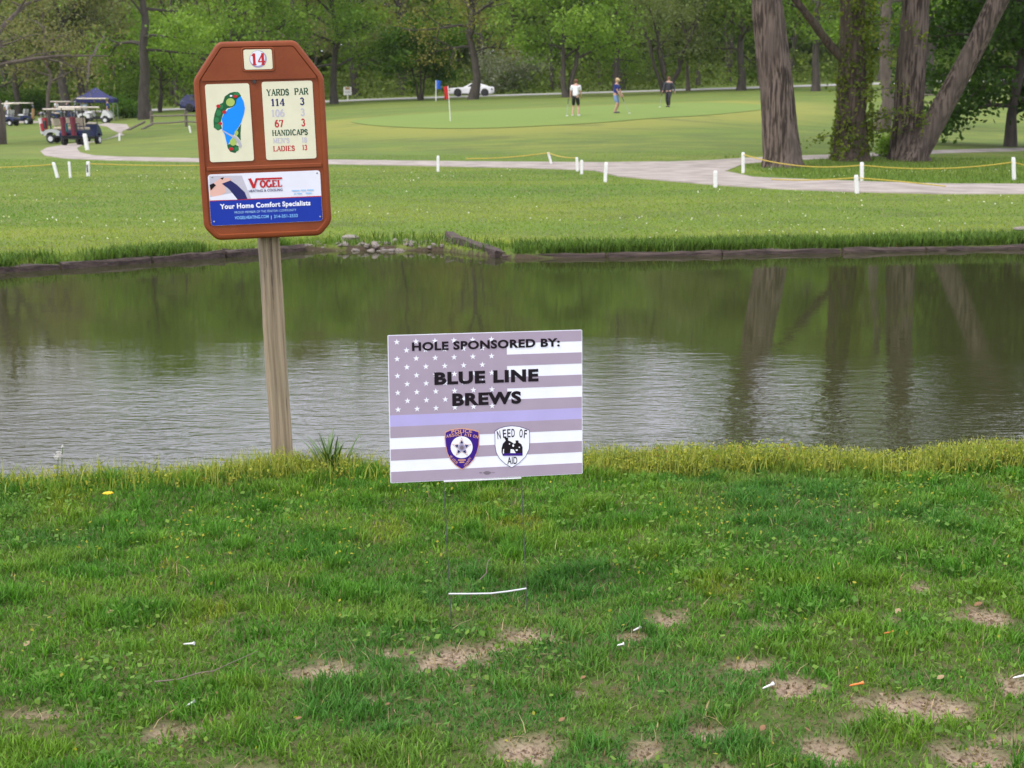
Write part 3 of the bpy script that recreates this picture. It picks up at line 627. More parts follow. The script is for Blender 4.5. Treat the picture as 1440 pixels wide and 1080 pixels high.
tag(bar('edge_timber', d0, d1, .17, .16, M['timber'], seed=9), 'slanting timber log running down to the water right of the stones', 'timber', 'timbers along the far pond edge')
for i, (a, b, lab) in enumerate([(706, 850, 'long timber log straight above the sponsor sign on the far pond edge'), (854, 1012, 'timber log left of the biggest trunk along the far pond edge'), (1015, 1179, 'timber log below the biggest trunk along the far pond edge'),
                                 (1184, 1298, 'short timber log below the ivy trunk along the far pond edge'), (1302, 1480, 'timber log at the right end of the far pond edge')]):
    p, q = wl(a), wl(b); p[1] += .03; q[1] += .03; p[2] = -.475; q[2] = -.47
    tag(bar('edge_timber', p, q, .17, .16, M['timber'], seed=20 + i, jit=.012), lab, 'timber', 'timbers along the far pond edge')
M['stone'] = mat('bank_stone', (.27, .235, .195), .9, (.13, .11, .095), 9, (1, 1, 1), .5, 20)
rock_me = []
for k in range(7):
    rng = np.random.default_rng(200 + k); mb = MB(); mb.ell((0, 0, 0), (.5, .5, .5), 9, 6); ph = rng.random(9) * 6
    mb.v = [tuple(np.array(v) * (1 + .22 * math.sin(v[0] * 5 + ph[0]) * math.cos(v[1] * 6 + ph[1]) + .15 * math.sin(v[2] * 8 + ph[2]))) for v in mb.v]
    o = mb.build('stone', M['stone']); rock_me.append(o.data); bpy.data.objects.remove(o)
rng = np.random.default_rng(5)
for k in range(78):
    px = 428 + rng.random() * 205; p = wl(px); up_ = rng.random() ** 1.6; s = (.04 + .07 * rng.random() ** 2) * (1.2 if 480 < px < 580 else .8)
    x, y = p[0], p[1] - .08 + up_ * .55; o = link('stone', rock_me[k % 7]); o.scale = (s * (1.1 + .6 * rng.random()), s, s * (.55 + .25 * rng.random())); o.rotation_euler = (rng.normal() * .2, rng.normal() * .2, rng.random() * 6)
    o.location = (x, y, max(H(x, y), WATER_Z - .02) + s * .12); tag(o, 'small tan stone lying in the gap between the pond edge timbers', 'stone', 'stones in the gap of the pond edge')
for px, py, s, lab in [(492, 339, .26, 'pale flat stone lying highest above the stones at the pond gap'), (602, 341, .12, 'whitish stone in the grass at the right of the stony gap'), (985, 349, .10, 'pale stone just above the timber left of the biggest trunk reflection'), (1006, 347, .11, 'pale stone just above the timber below the lone white stake'),
                       (1272, 338, .15, 'grey stone above the timber below the forked tree'), (1438, 325, .22, 'dark grey stone at the right edge on the far bank')]:
    p = ground(px, py, 17.5); o = link('stone', rock_me[int(px) % 7]); o.location = (p[0], p[1], p[2] + s * .13); o.scale = (s * 1.3, s, s * .45); o.rotation_euler = (0, 0, px); tag(o, lab, 'stone')

# =================================================================== stakes, ropes, flags, fences
STK = {}
def stake(key, a, b, c, d, lab, w_=.075, slot=False):
    p = ground(c, d, 24); q = at(a, b, p[1]); A = Vector(p) - Vector((0, 0, .12)); B = Vector(q); dv = B - Vector(p)
    mb_ = MB(); r = w_ / 2; rg = []
    for t, k in ((-.25, 1), (.9, 1), (1.0, .75)):
        cpt = Vector(p) + dv * t; rg.append([cpt + Vector((x * r * k, y * r * k, 0)) for x, y in ((-1, -.8), (-.8, -1), (.8, -1), (1, -.8), (1, .8), (.8, 1), (-.8, 1), (-1, .8))])
    mb_.loft(rg); base = Vector((p[0], p[1], p[2])); mb_.v = [tuple(Vector(v) - base) for v in mb_.v]
    o = mb_.build('white_stake', M['white_paint']); o.location = base; tag(o, lab, 'stake', 'white stakes along the cart path'); STK[key] = B
    if slot:
        s = MB(); s.box((0, -r - .004, dv.z * .52), (r * .8, .006, dv.z * .5)); s.build('dark_slot', M['black'], o)
    return o
stake('a', 75, 228, 81, 250, 'leaning white stake, leftmost of the three left of the tee sign'); stake('b', 97, 227, 99, 250, 'thin upright white stake, middle of the three left of the tee sign', .055)
stake('c', 124, 227, 124, 248, 'white stake with dark slot, rightmost of the three left of the tee sign', .085, True); stake('d', 616, 219, 616, 241.5, 'lone white stake standing in the lawn in front of the path middle')
stake('e', 771, 214, 775.5, 231, 'tilted white stake on the far side of the path'); stake('f', 811, 221, 812, 241, 'white stake, left one of the close pair beside the path'); stake('g', 818, 225, 818, 245, 'white stake, right one of the close pair beside the path')
stake('h', 852.5, 228, 851, 256, 'tall white stake at the left corner of the wide path', .08); stake('i', 1045, 214, 1045, 243.5, 'white roped stake left of the biggest trunk', .08); stake('j', 1006, 240, 1006, 264, 'white stake on the near side of the path bend, left of the biggest trunk', .08)
stake('k', 1204, 246, 1205, 272, 'white stake on the near side of the path below the ivy trunk', .08); stake('l', 1212, 228, 1212, 254.5, 'white roped stake on the grass island below the ivy trunk', .08); stake('m', 1425, 221, 1426, 253.5, 'white roped stake near the right edge', .08)
stake('n', 168, 188, 168, 198, 'small far white stake right of the path loop', .08); stake('o', 266, 177, 268, 186.5, 'small far white stake just left of the tee sign', .09); stake('p', 119, 188, 123, 211, 'thick white stake in front of the golf cart', .15)
M['rope'] = mat('yellow_rope', (.52, .40, .05), .7, (.42, .30, .04), 30)
def rope(A, B, sag, lab, r=.014):
    A = Vector(A); B = Vector(B); pts = [A.lerp(B, t) - Vector((0, 0, sag * 4 * t * (1 - t))) for t in np.linspace(0, 1, 17)]
    mb_ = MB(); mb_.tube(pts, r, 6); tag(mb_.build('rope', M['rope'], None, True), lab, 'rope', 'yellow ropes along the cart path')
dn = Vector((0, 0, .06))
rope(STK['i'] - dn, STK['l'] - dn * 1.2, .16, 'yellow rope passing in front of the biggest trunk'); rope(STK['l'] - dn * 1.2, STK['m'] - dn * 2, .12, 'yellow rope passing in front of the forked tree'); e = Vector(at(1560, 243, STK['m'].y)); rope(STK['m'] - dn * 2, e, .1, 'yellow rope leaving the picture at the right edge')
rope(STK['k'] - dn, Vector(at(1330, 262, STK['k'].y - .3)), -.01, 'low yellow rope lying along the path right of the near stake'); rope(Vector(at(1085, 252, STK['k'].y + 2.6)), STK['k'] - dn, .03, 'low yellow rope left of the near stake below the ivy trunk')
rope(Vector(at(-60, 237, STK['a'].y)), STK['a'] - dn, .02, 'yellow rope running in from the left edge to the leaning stake'); rope(STK['c'] - dn, Vector(at(310, 232, STK['c'].y)), .03, 'pale yellow rope from the slotted stake towards the tee sign')
rope(STK['e'] - dn * .3, STK['f'] - dn * .3, .05, 'short yellow rope between the tilted stake and the close pair'); rope(Vector(at(655, 223, STK['e'].y + 1)), STK['e'] - dn * .3, .05, 'faint yellow rope left of the tilted stake')

M['red_cloth'] = mat('red_cloth', (.62, .02, .03), .7, (.50, .015, .02), 6); M['blue_cloth'] = mat('blue_cloth', (.03, .17, .75), .7, (.025, .13, .62), 6)
def pin(px, py, top_px, top_py, y0, col, lab, fw, fh, side, r):
    p = ground(px, py, y0); q = at(top_px, top_py, p[1]); root = empty('flagstick', p, 0, lab, 'flag'); t = Vector(q - p)
    mb_ = MB(); mb_.tube([(0, 0, -.1), t * .5, t], [r, r * .9, r * .8], 8); mb_.build('pole', M['white_paint'], root, True)
    rings = []
    for j in range(9):
        v = j / 8; row = []
        for i in range(9):
            u = i / 8; c = t * (1 - v * fh / t.z)
            row.append(c + Vector((side * u * fw * (1 - .22 * math.sin(v * 3)), .10 * math.sin(u * 8 + v * 2.2) * (u + .15), -.10 * u * u * fh - .04 * math.sin(u * 7) * v)))
        rings.append(row)
    back = [[Vector(a) + Vector((0, .012, 0)) for a in r_] for r_ in rings]; mb_ = MB(); mb_.loft(rings, closed=False, caps=False); mb_.loft(back, closed=False, caps=False)
    mb_.build('flag', M[col], root, True)
pin(633.5, 171, 630, 121, 50, 'red_cloth', 'red flag on a white stick in the putting green', .24, .58, -1, .020)
pin(613, 142, 613, 113, 100, 'blue_cloth', 'blue flag on a pale pole beside the road', .55, .80, 1, .06)
p = ground(489, 142, 120); root = empty('notice_sign', p, 0, 'small white notice sign on a post at the road behind the tee sign', 'sign'); sc = FPX / p[1]
mb = MB(); mb.box((0, .05, .45), (.10, .10, 1.0)); mb.build('post', M['white_paint'], root); mb = MB(); mb.box((0, 0, 13.5 / sc), (11 / sc, .05, 11 / sc), bev=.01); mb.build('board', M['white_paint'], root)
M['tan'] = mat('tan_panel', (.42, .26, .12), .7, (.34, .2, .09), 8); mb = MB(); mb.box((0, -.03, 17 / sc), (6 / sc, .02, 3.2 / sc)); mb.build('tan_panel', M['tan'], root); mb = MB(); mb.box((0, -.03, 12 / sc), (8 / sc, .02, .8 / sc)); mb.build('grey_line', M['metal'], root)
M['rail'] = mat('fence_wood', (.16, .135, .105), .9, (.09, .075, .06), 8, (1, 1, 1), .5, 20)
def fence(posts, rails, lab, y0=40):
    base = ground(*posts[0][:2], y0); root = empty('rail_fence', base, 0, lab, 'fence'); b = Vector(base); G_ = []
    for px, py, h_ in posts:
        p = Vector(ground(px, py, y0)); G_.append(p); mb_ = MB(); mb_.tube([p - b + Vector((0, 0, -.2)), p - b + Vector((0, 0, h_))], .10, 8); mb_.build('post', M['rail'], root, True)
    for i, j, ha, hb in rails:
        mb_ = MB(); mb_.tube([G_[i] - b + Vector((0, -.06, ha)), G_[i].lerp(G_[j], .5) - b + Vector((0, -.06, (ha + hb) / 2 - .03)), G_[j] - b + Vector((0, -.06, hb))], .06, 6); mb_.build('rail', M['rail'], root, True)
    return G_
fence([(213.5, 176, .95), (262, 178, 1.0), (318, 180, 1.0)], [(0, 1, .62, .72), (0, 1, .12, .32), (1, 2, .72, .7), (1, 2, .32, .3)], 'weathered two rail fence between the big tree and the tee sign')
for a, b, c, d, lab in [(179, 183.5, 204, 171, 'loose fence rail leaning from the grass to the big tree'), (199, 182, 213, 175, 'shorter loose rail leaning on the end fence post')]:
    p = Vector(ground(a, b, 60)); q = Vector(at(c, d, p.y + 1.0)); mb = MB(); mb.tube([p, p.lerp(q, .5), q], .07, 6); tag(mb.build('fence_rail', M['rail'], None, True), lab, 'rail')
fence([(1290, 151, 1.0), (1388, 149, 1.1), (1490, 146, 1.1)], [(0, 1, .85, .85), (0, 1, .30, .35), (1, 2, .85, .85), (1, 2, .35, .35)], 'long two rail fence far behind the leaning trunk', 80)

# =================================================================== vehicles
M['car_white'] = mat('white_car_paint', (.80, .80, .80), .18, (.76, .76, .77), 2, spec=.6); M['car_blue'] = mat('navy_car_paint', (.012, .020, .10), .2, (.010, .016, .08), 2, spec=.6)
M['lamp_red'] = mat('red_lamp', (.25, .01, .01), .2, (.2, .01, .01), 5); M['lamp_clear'] = mat('clear_lamp', (.6, .6, .58), .1, (.5, .5, .5), 5)
def wheel(parent, c, r, wd, rimc='metal'):
    t = MB(); t.tube([(c[0], c[1] - wd / 2, c[2]), (c[0], c[1] - wd * .4, c[2]), (c[0], c[1] + wd * .4, c[2]), (c[0], c[1] + wd / 2, c[2])], [r * .9, r, r, r * .9], 20); o = t.build('wheel', M['tyre'], parent, True)
    s = -1 if c[1] < 0 else 1; m_ = MB(); m_.tube([(c[0], c[1] + s * wd * .45, c[2]), (c[0], c[1] + s * (wd / 2 + .012), c[2])], [r * .62, r * .55], 16); m_.build('rim', M[rimc], o); return o
def car(lab, loc, rz, paint, st, cab, win, L2, wb, r, cat='car', rimc='black'):
    root = empty('parked_car', loc, rz, lab, cat); mb_ = MB(); rg = []
    for x, hw, zl, zs in st: rg.append([(x, -hw * .9, zl), (x, -hw, zl + .1), (x, -hw, zs - .14), (x, -hw * .92, zs), (x, hw * .92, zs), (x, hw, zs - .14), (x, hw, zl + .1), (x, hw * .9, zl)])
    mb_.loft(rg); body = mb_.build('body', M[paint], root, True)
    mb_ = MB(); rg = []
    for x, zb, zr, hb, hr in cab: rg.append([(x, -hb, zb - .05), (x, -hr, zr - .03), (x, -hr * .9, zr), (x, hr * .9, zr), (x, hr, zr - .03), (x, hb, zb - .05)])
    mb_.loft(rg); mb_.build('roof', M[paint], root, True)
    for s in (-1, 1):
        for poly in win:
            mb_ = MB(); pts = []
            for x, z in poly:
                zb = np.interp(x, [c[0] for c in cab], [c[1] for c in cab]) - .05; zr = np.interp(x, [c[0] for c in cab], [c[2] for c in cab]) - .03; hb = np.interp(x, [c[0] for c in cab], [c[3] for c in cab]); hr = np.interp(x, [c[0] for c in cab], [c[4] for c in cab])
                t = 0 if zr - zb < .02 else (z - zb) / (zr - zb); pts.append((x, s * (hb + (hr - hb) * t + .012), z))
            pts2 = [(a, b_ - s * .02, c) for a, b_, c in pts]; n = len(pts); mb_.add(pts + pts2, [tuple(range(n)), tuple(range(2 * n - 1, n - 1, -1))] + [(k, (k + 1) % n, n + (k + 1) % n, n + k) for k in range(n)]); mb_.build('window', M['glass'], root)
        for x in (-wb / 2, wb / 2):
            hw = .95; mb_ = MB(); mb_.tube([(x, s * (hw - .25), r + .02), (x, s * (hw + .006), r + .02)], [r + .06, r + .06], 24); mb_.build('wheel_arch', M['black'], root); wheel(root, (x, s * (hw - .09), r), r, .22, rimc)
        mb_ = MB(); mb_.box((st[-1][0] - .02, s * .6, st[-1][3] - .14), (.12, .34, .13), bev=.02); mb_.build('tail_lamp', M['lamp_red'], root); mb_ = MB(); mb_.box((st[0][0] + .04, s * .55, st[0][3] - .14), (.12, .3, .12), bev=.02); mb_.build('headlight', M['lamp_clear'], root)
        mb_ = MB(); mb_.box((st[-1][0] - .26, s * .925, st[-1][3] - .17), (.14, .06, .16), bev=.02); mb_.build('side_marker', M['black'], root)
        mb_ = MB(); mb_.box((0, s * .93, .22), (wb - .9, .06, .09)); mb_.build('sill', M['black'], root)
    for i in (0, 1):
        a, b_ = (cab[0], cab[1]) if i == 0 else (cab[-1], cab[-2]); mb_ = MB(); f = lambda c, t: c
        P_ = []
        for t in (.12, .9):
            x = a[0] + (b_[0] - a[0]) * t; z = a[2] + (b_[2] - a[2]) * t + .012; h_ = (a[4] + (b_[4] - a[4]) * t) * .86; P_ += [(x, -h_, z), (x, h_, z)]
        mb_.add(P_ + [(x, y, z - .02) for x, y, z in P_], [(0, 1, 3, 2), (4, 6, 7, 5), (0, 4, 5, 1), (2, 3, 7, 6), (0, 2, 6, 4), (1, 5, 7, 3)]); mb_.build('windscreen', M['glass'], root)
    mb_ = MB(); mb_.box((st[-1][0] + .01, 0, .42), (.08, 1.4, .22), bev=.02); mb_.build('bumper', M['black'], root); return root
cp = gY(663, 160); cp[2] += .03
car('white two door sports car parked on the road behind the tree trunk', cp, 0, 'car_white',
    [(-2.5, .72, .36, .74), (-2.38, .88, .24, .84), (-1.7, .94, .2, .90), (-.8, .95, .2, .95), (.5, .95, .2, .97), (1.4, .95, .2, 1.03), (2.1, .92, .26, 1.03), (2.42, .86, .36, 1.0), (2.52, .78, .44, .92)],
    [(-.85, .95, .965, .85, .84), (-.02, .97, 1.40, .84, .64), (.85, .99, 1.42, .85, .64), (2.0, 1.03, 1.045, .85, .80)],
    [[(-.42, 1.0), (.05, 1.31), (.62, 1.33), (.62, 1.02)], [(.68, 1.02), (.68, 1.33), (.86, 1.32), (1.12, 1.12)]], 2.5, 2.96, .37)
cp = ground(262, 158, 120); xo = gY(256, cp[1])[0]; cp = np.array([xo + 2.3, cp[1], 0]); cp[2] = H(cp[0], cp[1])
car('dark navy car half hidden behind the left side of the tee sign', cp, math.pi, 'car_blue',
    [(-2.3, .72, .4, .9), (-2.2, .9, .3, .98), (-1.4, .95, .28, 1.02), (-.8, .95, .28, 1.04), (1.8, .95, .28, 1.08), (2.2, .92, .32, 1.08), (2.3, .85, .42, 1.0)],
    [(-1.0, 1.03, 1.05, .86, .85), (-.2, 1.04, 1.62, .86, .68), (1.7, 1.06, 1.66, .86, .68), (2.22, 1.08, 1.12, .86, .82)],
    [[(-.5, 1.08), (-.1, 1.5), (.5, 1.54), (.5, 1.08)], [(.58, 1.08), (.58, 1.54), (1.3, 1.55), (1.3, 1.1)]], 2.3, 2.7, .35)

# golf carts
M['cart_silver'] = mat('cart_silver', (.45, .46, .44), .3, (.40, .41, .40), 4); M['cart_navy'] = mat('cart_navy', (.015, .025, .09), .3, (.012, .02, .07), 4); M['cart_white'] = mat('cart_white', (.62, .62, .60), .35, (.55, .55, .53), 4)
M['cart_roof'] = mat('cart_roof', (.68, .60, .50), .5, (.60, .52, .43), 3); M['seat_tan'] = mat('seat_vinyl', (.50, .42, .32), .6, (.42, .35, .26), 8); M['seat_white'] = mat('white_vinyl', (.66, .66, .66), .6, (.58, .58, .58), 8)
def golf_cart(lab, loc, rz, body, seat):
    root = empty('golf_cart', loc, rz, lab, 'golf cart', 'golf carts parked by the path')
    mb_ = MB(); mb_.box((0, 0, .34), (2.2, 1.0, .10), bev=.02); mb_.build('chassis', M['black'], root)
    mb_ = MB(); mb_.prism([(-1.18, .40), (-1.20, .58), (-1.05, .70), (-.85, .75), (-.55, .74), (-.30, .66), (-.28, .40), (-.50, .40), (-.58, .54), (-.78, .60), (-.98, .54), (-1.06, .40)], -.58, .58); mb_.build('rear_body', M[body], root)
    mb_ = MB(); mb_.prism([(.50, .40), (.58, .62), (.72, .98), (.86, .98), (1.08, .76), (1.22, .56), (1.24, .42), (1.06, .42), (.98, .54), (.80, .58), (.66, .50), (.62, .40)], -.56, .56); mb_.build('front_cowl', M[body], root)
    mb_ = MB(); mb_.box((.12, 0, .41), (.9, 1.05, .04)); mb_.build('floor', M['black'], root)
    mb_ = MB(); mb_.box((-.38, 0, .80), (.55, 1.08, .14), bev=.04); mb_.build('seat', M[seat], root); mb_ = MB(); mb_.box((-.66, 0, 1.12), (.10, 1.08, .40), Matrix.Rotation(-.14, 3, 'Y'), .03); mb_.build('backrest', M[seat], root)
    mb_ = MB(); mb_.box((-.10, 0, 1.82), (2.15, 1.20, .09), bev=.04); mb_.build('roof', M['cart_roof'], root)
    for s in (-1, 1):
        mb_ = MB(); mb_.tube([(.78, s * .53, .95), (.62, s * .53, 1.78)], .02, 6); mb_.build('strut', M['black'], root); mb_ = MB(); mb_.tube([(-.78, s * .53, .72), (-.92, s * .53, 1.78)], .02, 6); mb_.build('strut', M['black'], root)
        for x in (-.82, .82): wheel(root, (x, s * .50, .23), .23, .2, 'seat_white')
    mb_ = MB(); mb_.tube([(.79, -.53, 1.0), (.79, .53, 1.0)], .018, 6); mb_.tube([(.64, -.53, 1.74), (.64, .53, 1.74)], .018, 6); mb_.build('windshield_frame', M['black'], root)
    mb_ = MB(); mb_.tube([(.45, .28 + .18 * math.cos(a), 1.02 + .17 * math.sin(a)) for a in np.linspace(0, 6.283, 15)], .018, 6); mb_.tube([(.45, .28, 1.02), (.68, .28, .8)], .02, 6); mb_.build('steering_wheel', M['black'], root)
    mb_ = MB(); mb_.box((-1.2, 0, .46), (.26, .9, .04)); mb_.tube([(-1.08, -.45, .75), (-1.08, -.45, 1.05), (-1.08, .45, 1.05), (-1.08, .45, .75)], .018, 6); mb_.build('bag_rack', M['black'], root)
    return root
def golf_bag(lab, loc, rz, col, trim, tilt=.18, h_=.88):
    root = empty('golf_bag', loc, rz, lab, 'golf bag', 'golf bags on the carts'); R_ = Matrix.Rotation(tilt, 3, 'Y')
    g = lambda x, y, z: R_ @ Vector((x, y, z))
    mb_ = MB(); mb_.tube([g(0, 0, 0), g(0, 0, .05), g(0, 0, h_ * .5), g(0, 0, h_ - .06), g(0, 0, h_)], [.12, .135, .13, .14, .15], 14); mb_.build('bag_body', M[col], root, True)
    mb_ = MB(); mb_.box(g(.02, -.13, h_ * .42), (.16, .10, .42), R_, .03); mb_.build('pocket', M[trim], root)
    rng = np.random.default_rng(int(abs(loc[0] * 97)) + 3)
    for k in range(5):
        a = k * 1.256; b = g(.07 * math.cos(a), .07 * math.sin(a), h_ - .02); t = g(.10 * math.cos(a), .10 * math.sin(a), h_ + .16 + .12 * rng.random()); mb_ = MB(); mb_.tube([b, t], .012, 5); mb_.ell(t + Vector((.03, 0, .01)), (.06, .04, .045), 8, 6); mb_.build('club', M[['black', 'metal', trim][k % 3]], root)
    return root
M['bag_maroon'] = mat('maroon_fabric', (.16, .02, .04), .7, (.11, .015, .03), 9); M['bag_teal'] = mat('teal_fabric', (.03, .14, .14), .7, (.02, .1, .1), 9); M['bag_white'] = mat('white_fabric', (.7, .7, .7), .7, (.6, .6, .6), 9); M['bag_red'] = mat('red_fabric', (.40, .03, .04), .7, (.3, .02, .03), 9); M['bag_navy'] = mat('navy_fabric', (.015, .02, .07), .7, (.01, .015, .05), 9)
p = ground(97, 201, 60); gc = p
golf_cart('silver golf cart with rear bags on the near path loop', p, 0.0, 'cart_silver', 'seat_tan')
def on(base, rz, x, y, z): c, s = math.cos(rz), math.sin(rz); return (base[0] + x * c - y * s, base[1] + x * s + y * c, base[2] + z)
golf_bag('white and red golf bag strapped on the back of the near cart', on(p, 0, -1.30, -.22, .48), 0, 'bag_white', 'bag_red', -.12); golf_bag('red golf bag with black trim on the near cart, inner side', on(p, 0, -1.12, -.36, .74), 0, 'bag_red', 'black', -.05, .62)
p2 = ground(117, 203.5, 60); p2[1] -= .25; p2[2] = H(p2[0], p2[1])
golf_cart('second golf cart seen from behind with maroon bags, beside the silver cart', p2, math.radians(82), 'cart_navy', 'seat_tan')
for k, (y, col, trim, lab) in enumerate([(.26, 'bag_maroon', 'bag_teal', 'maroon golf bag with teal pocket, left one on the cart seen from behind'), (-.24, 'bag_maroon', 'black', 'maroon golf bag, right one on the cart seen from behind')]): golf_bag(lab, on(p2, math.radians(82), -1.30, y, .48), math.radians(82), col, trim, -.1)
FC = []
for px, py, rz, body, seat, lab in [(27, 175, math.pi, 'cart_navy', 'seat_white', 'navy golf cart with white seats at the far left edge'), (6, 177, math.radians(170), 'cart_navy', 'seat_white', 'navy golf cart cut by the left edge of the picture'), (134, 173.5, 0.1, 'cart_white', 'seat_white', 'white golf cart in front of the blue canopy tent'),
                                    (88, 172, .05, 'cart_navy', 'seat_tan', 'far golf cart behind the silver cart, left of the tent'), (142, 171, .2, 'cart_silver', 'seat_tan', 'golf cart parked under the blue canopy tent')]:
    p = ground(px, py, 60); 
    if 'under the blue' in lab: p = gY(141, 131)
    FC.append(p); golf_cart(lab, p, rz, body, seat)
golf_bag('navy golf bag on the white cart by the tent', on(FC[2], .1, -1.28, -.2, .48), .1, 'bag_navy', 'bag_white', -.1); golf_bag('tan and navy golf bag on the leftmost far cart', on(FC[0], math.pi, -1.28, .2, .48), math.pi, 'tan', 'bag_navy', -.1)
# canopy tent
M['tent'] = mat('blue_canopy', (.007, .012, .095), .6, (.006, .010, .08), 3); tp = gY(137, 131); root = empty('canopy_tent', tp, .15, 'dark blue pop up canopy tent behind the golf carts', 'tent'); hw = 1.72
ze = at(137, 139, 131)[2] - tp[2]; zp = at(137, 123, 131)[2] - tp[2]; mb = MB(); c4 = [(-hw, -hw), (hw, -hw), (hw, hw), (-hw, hw)]; rg = []
for t, zz in ((1, ze), (.55, ze + (zp - ze) * .36), (.2, ze + (zp - ze) * .78), (.02, zp)): rg.append([(x * t, y * t, zz) for x, y in c4])
mb.loft(rg); mb.build('canopy', M['tent'], root); mb = MB()
for (x0, y0), (x1, y1) in zip(c4, c4[1:] + c4[:1]): mb.add([(x0, y0, ze), (x1, y1, ze), (x1, y1, ze - .34), (x0, y0, ze - .34), (x0 * .98, y0 * .98, ze), (x1 * .98, y1 * .98, ze), (x1 * .98, y1 * .98, ze - .34), (x0 * .98, y0 * .98, ze - .34)], [(0, 1, 2, 3), (7, 6, 5, 4), (3, 2, 6, 7)])
mb.build('valance', M['tent'], root)
for x, y in c4: mb = MB(); mb.tube([(x * .95, y * .95, -.05), (x * .95, y * .95, ze)], .03, 6); mb.build('leg', M['metal'], root)

# =================================================================== people
def skin_mesh(V_, E_, R_, sub=1):
    me_ = bpy.data.meshes.new('tmp'); me_.from_pydata([tuple(v) for v in V_], E_, []); o = bpy.data.objects.new('tmp', me_); COL.objects.link(o)
    md = o.modifiers.new('s', 'SKIN'); md.use_smooth_shade = True
    for i, r in enumerate(R_): me_.skin_vertices[0].data[i].radius = r if hasattr(r, '__len__') else (r, r)
    me_.skin_vertices[0].data[0].use_root = True; sb = o.modifiers.new('u', 'SUBSURF'); sb.levels = sub; sb.render_levels = sub
    dg = bpy.context.evaluated_depsgraph_get(); dg.update(); ev = o.evaluated_get(dg); mm = ev.to_mesh(); vs = [tuple(v.co) for v in mm.vertices]; fs = [tuple(p.vertices) for p in mm.polygons]; ev.to_mesh_clear()
    bpy.data.objects.remove(o); bpy.data.meshes.remove(me_); return vs, fs
def ik(a, b, l1, l2, pole):
    a = Vector(a); b = Vector(b); d = b - a; L = min(d.length, (l1 + l2) * .995); dn_ = d.normalized(); b = a + dn_ * L; x = (l1 * l1 - l2 * l2 + L * L) / (2 * L); h_ = math.sqrt(max(l1 * l1 - x * x, 1e-6))
    p = Vector(pole); p = (p - dn_ * p.dot(dn_)).normalized(); return a + dn_ * x + p * h_, b
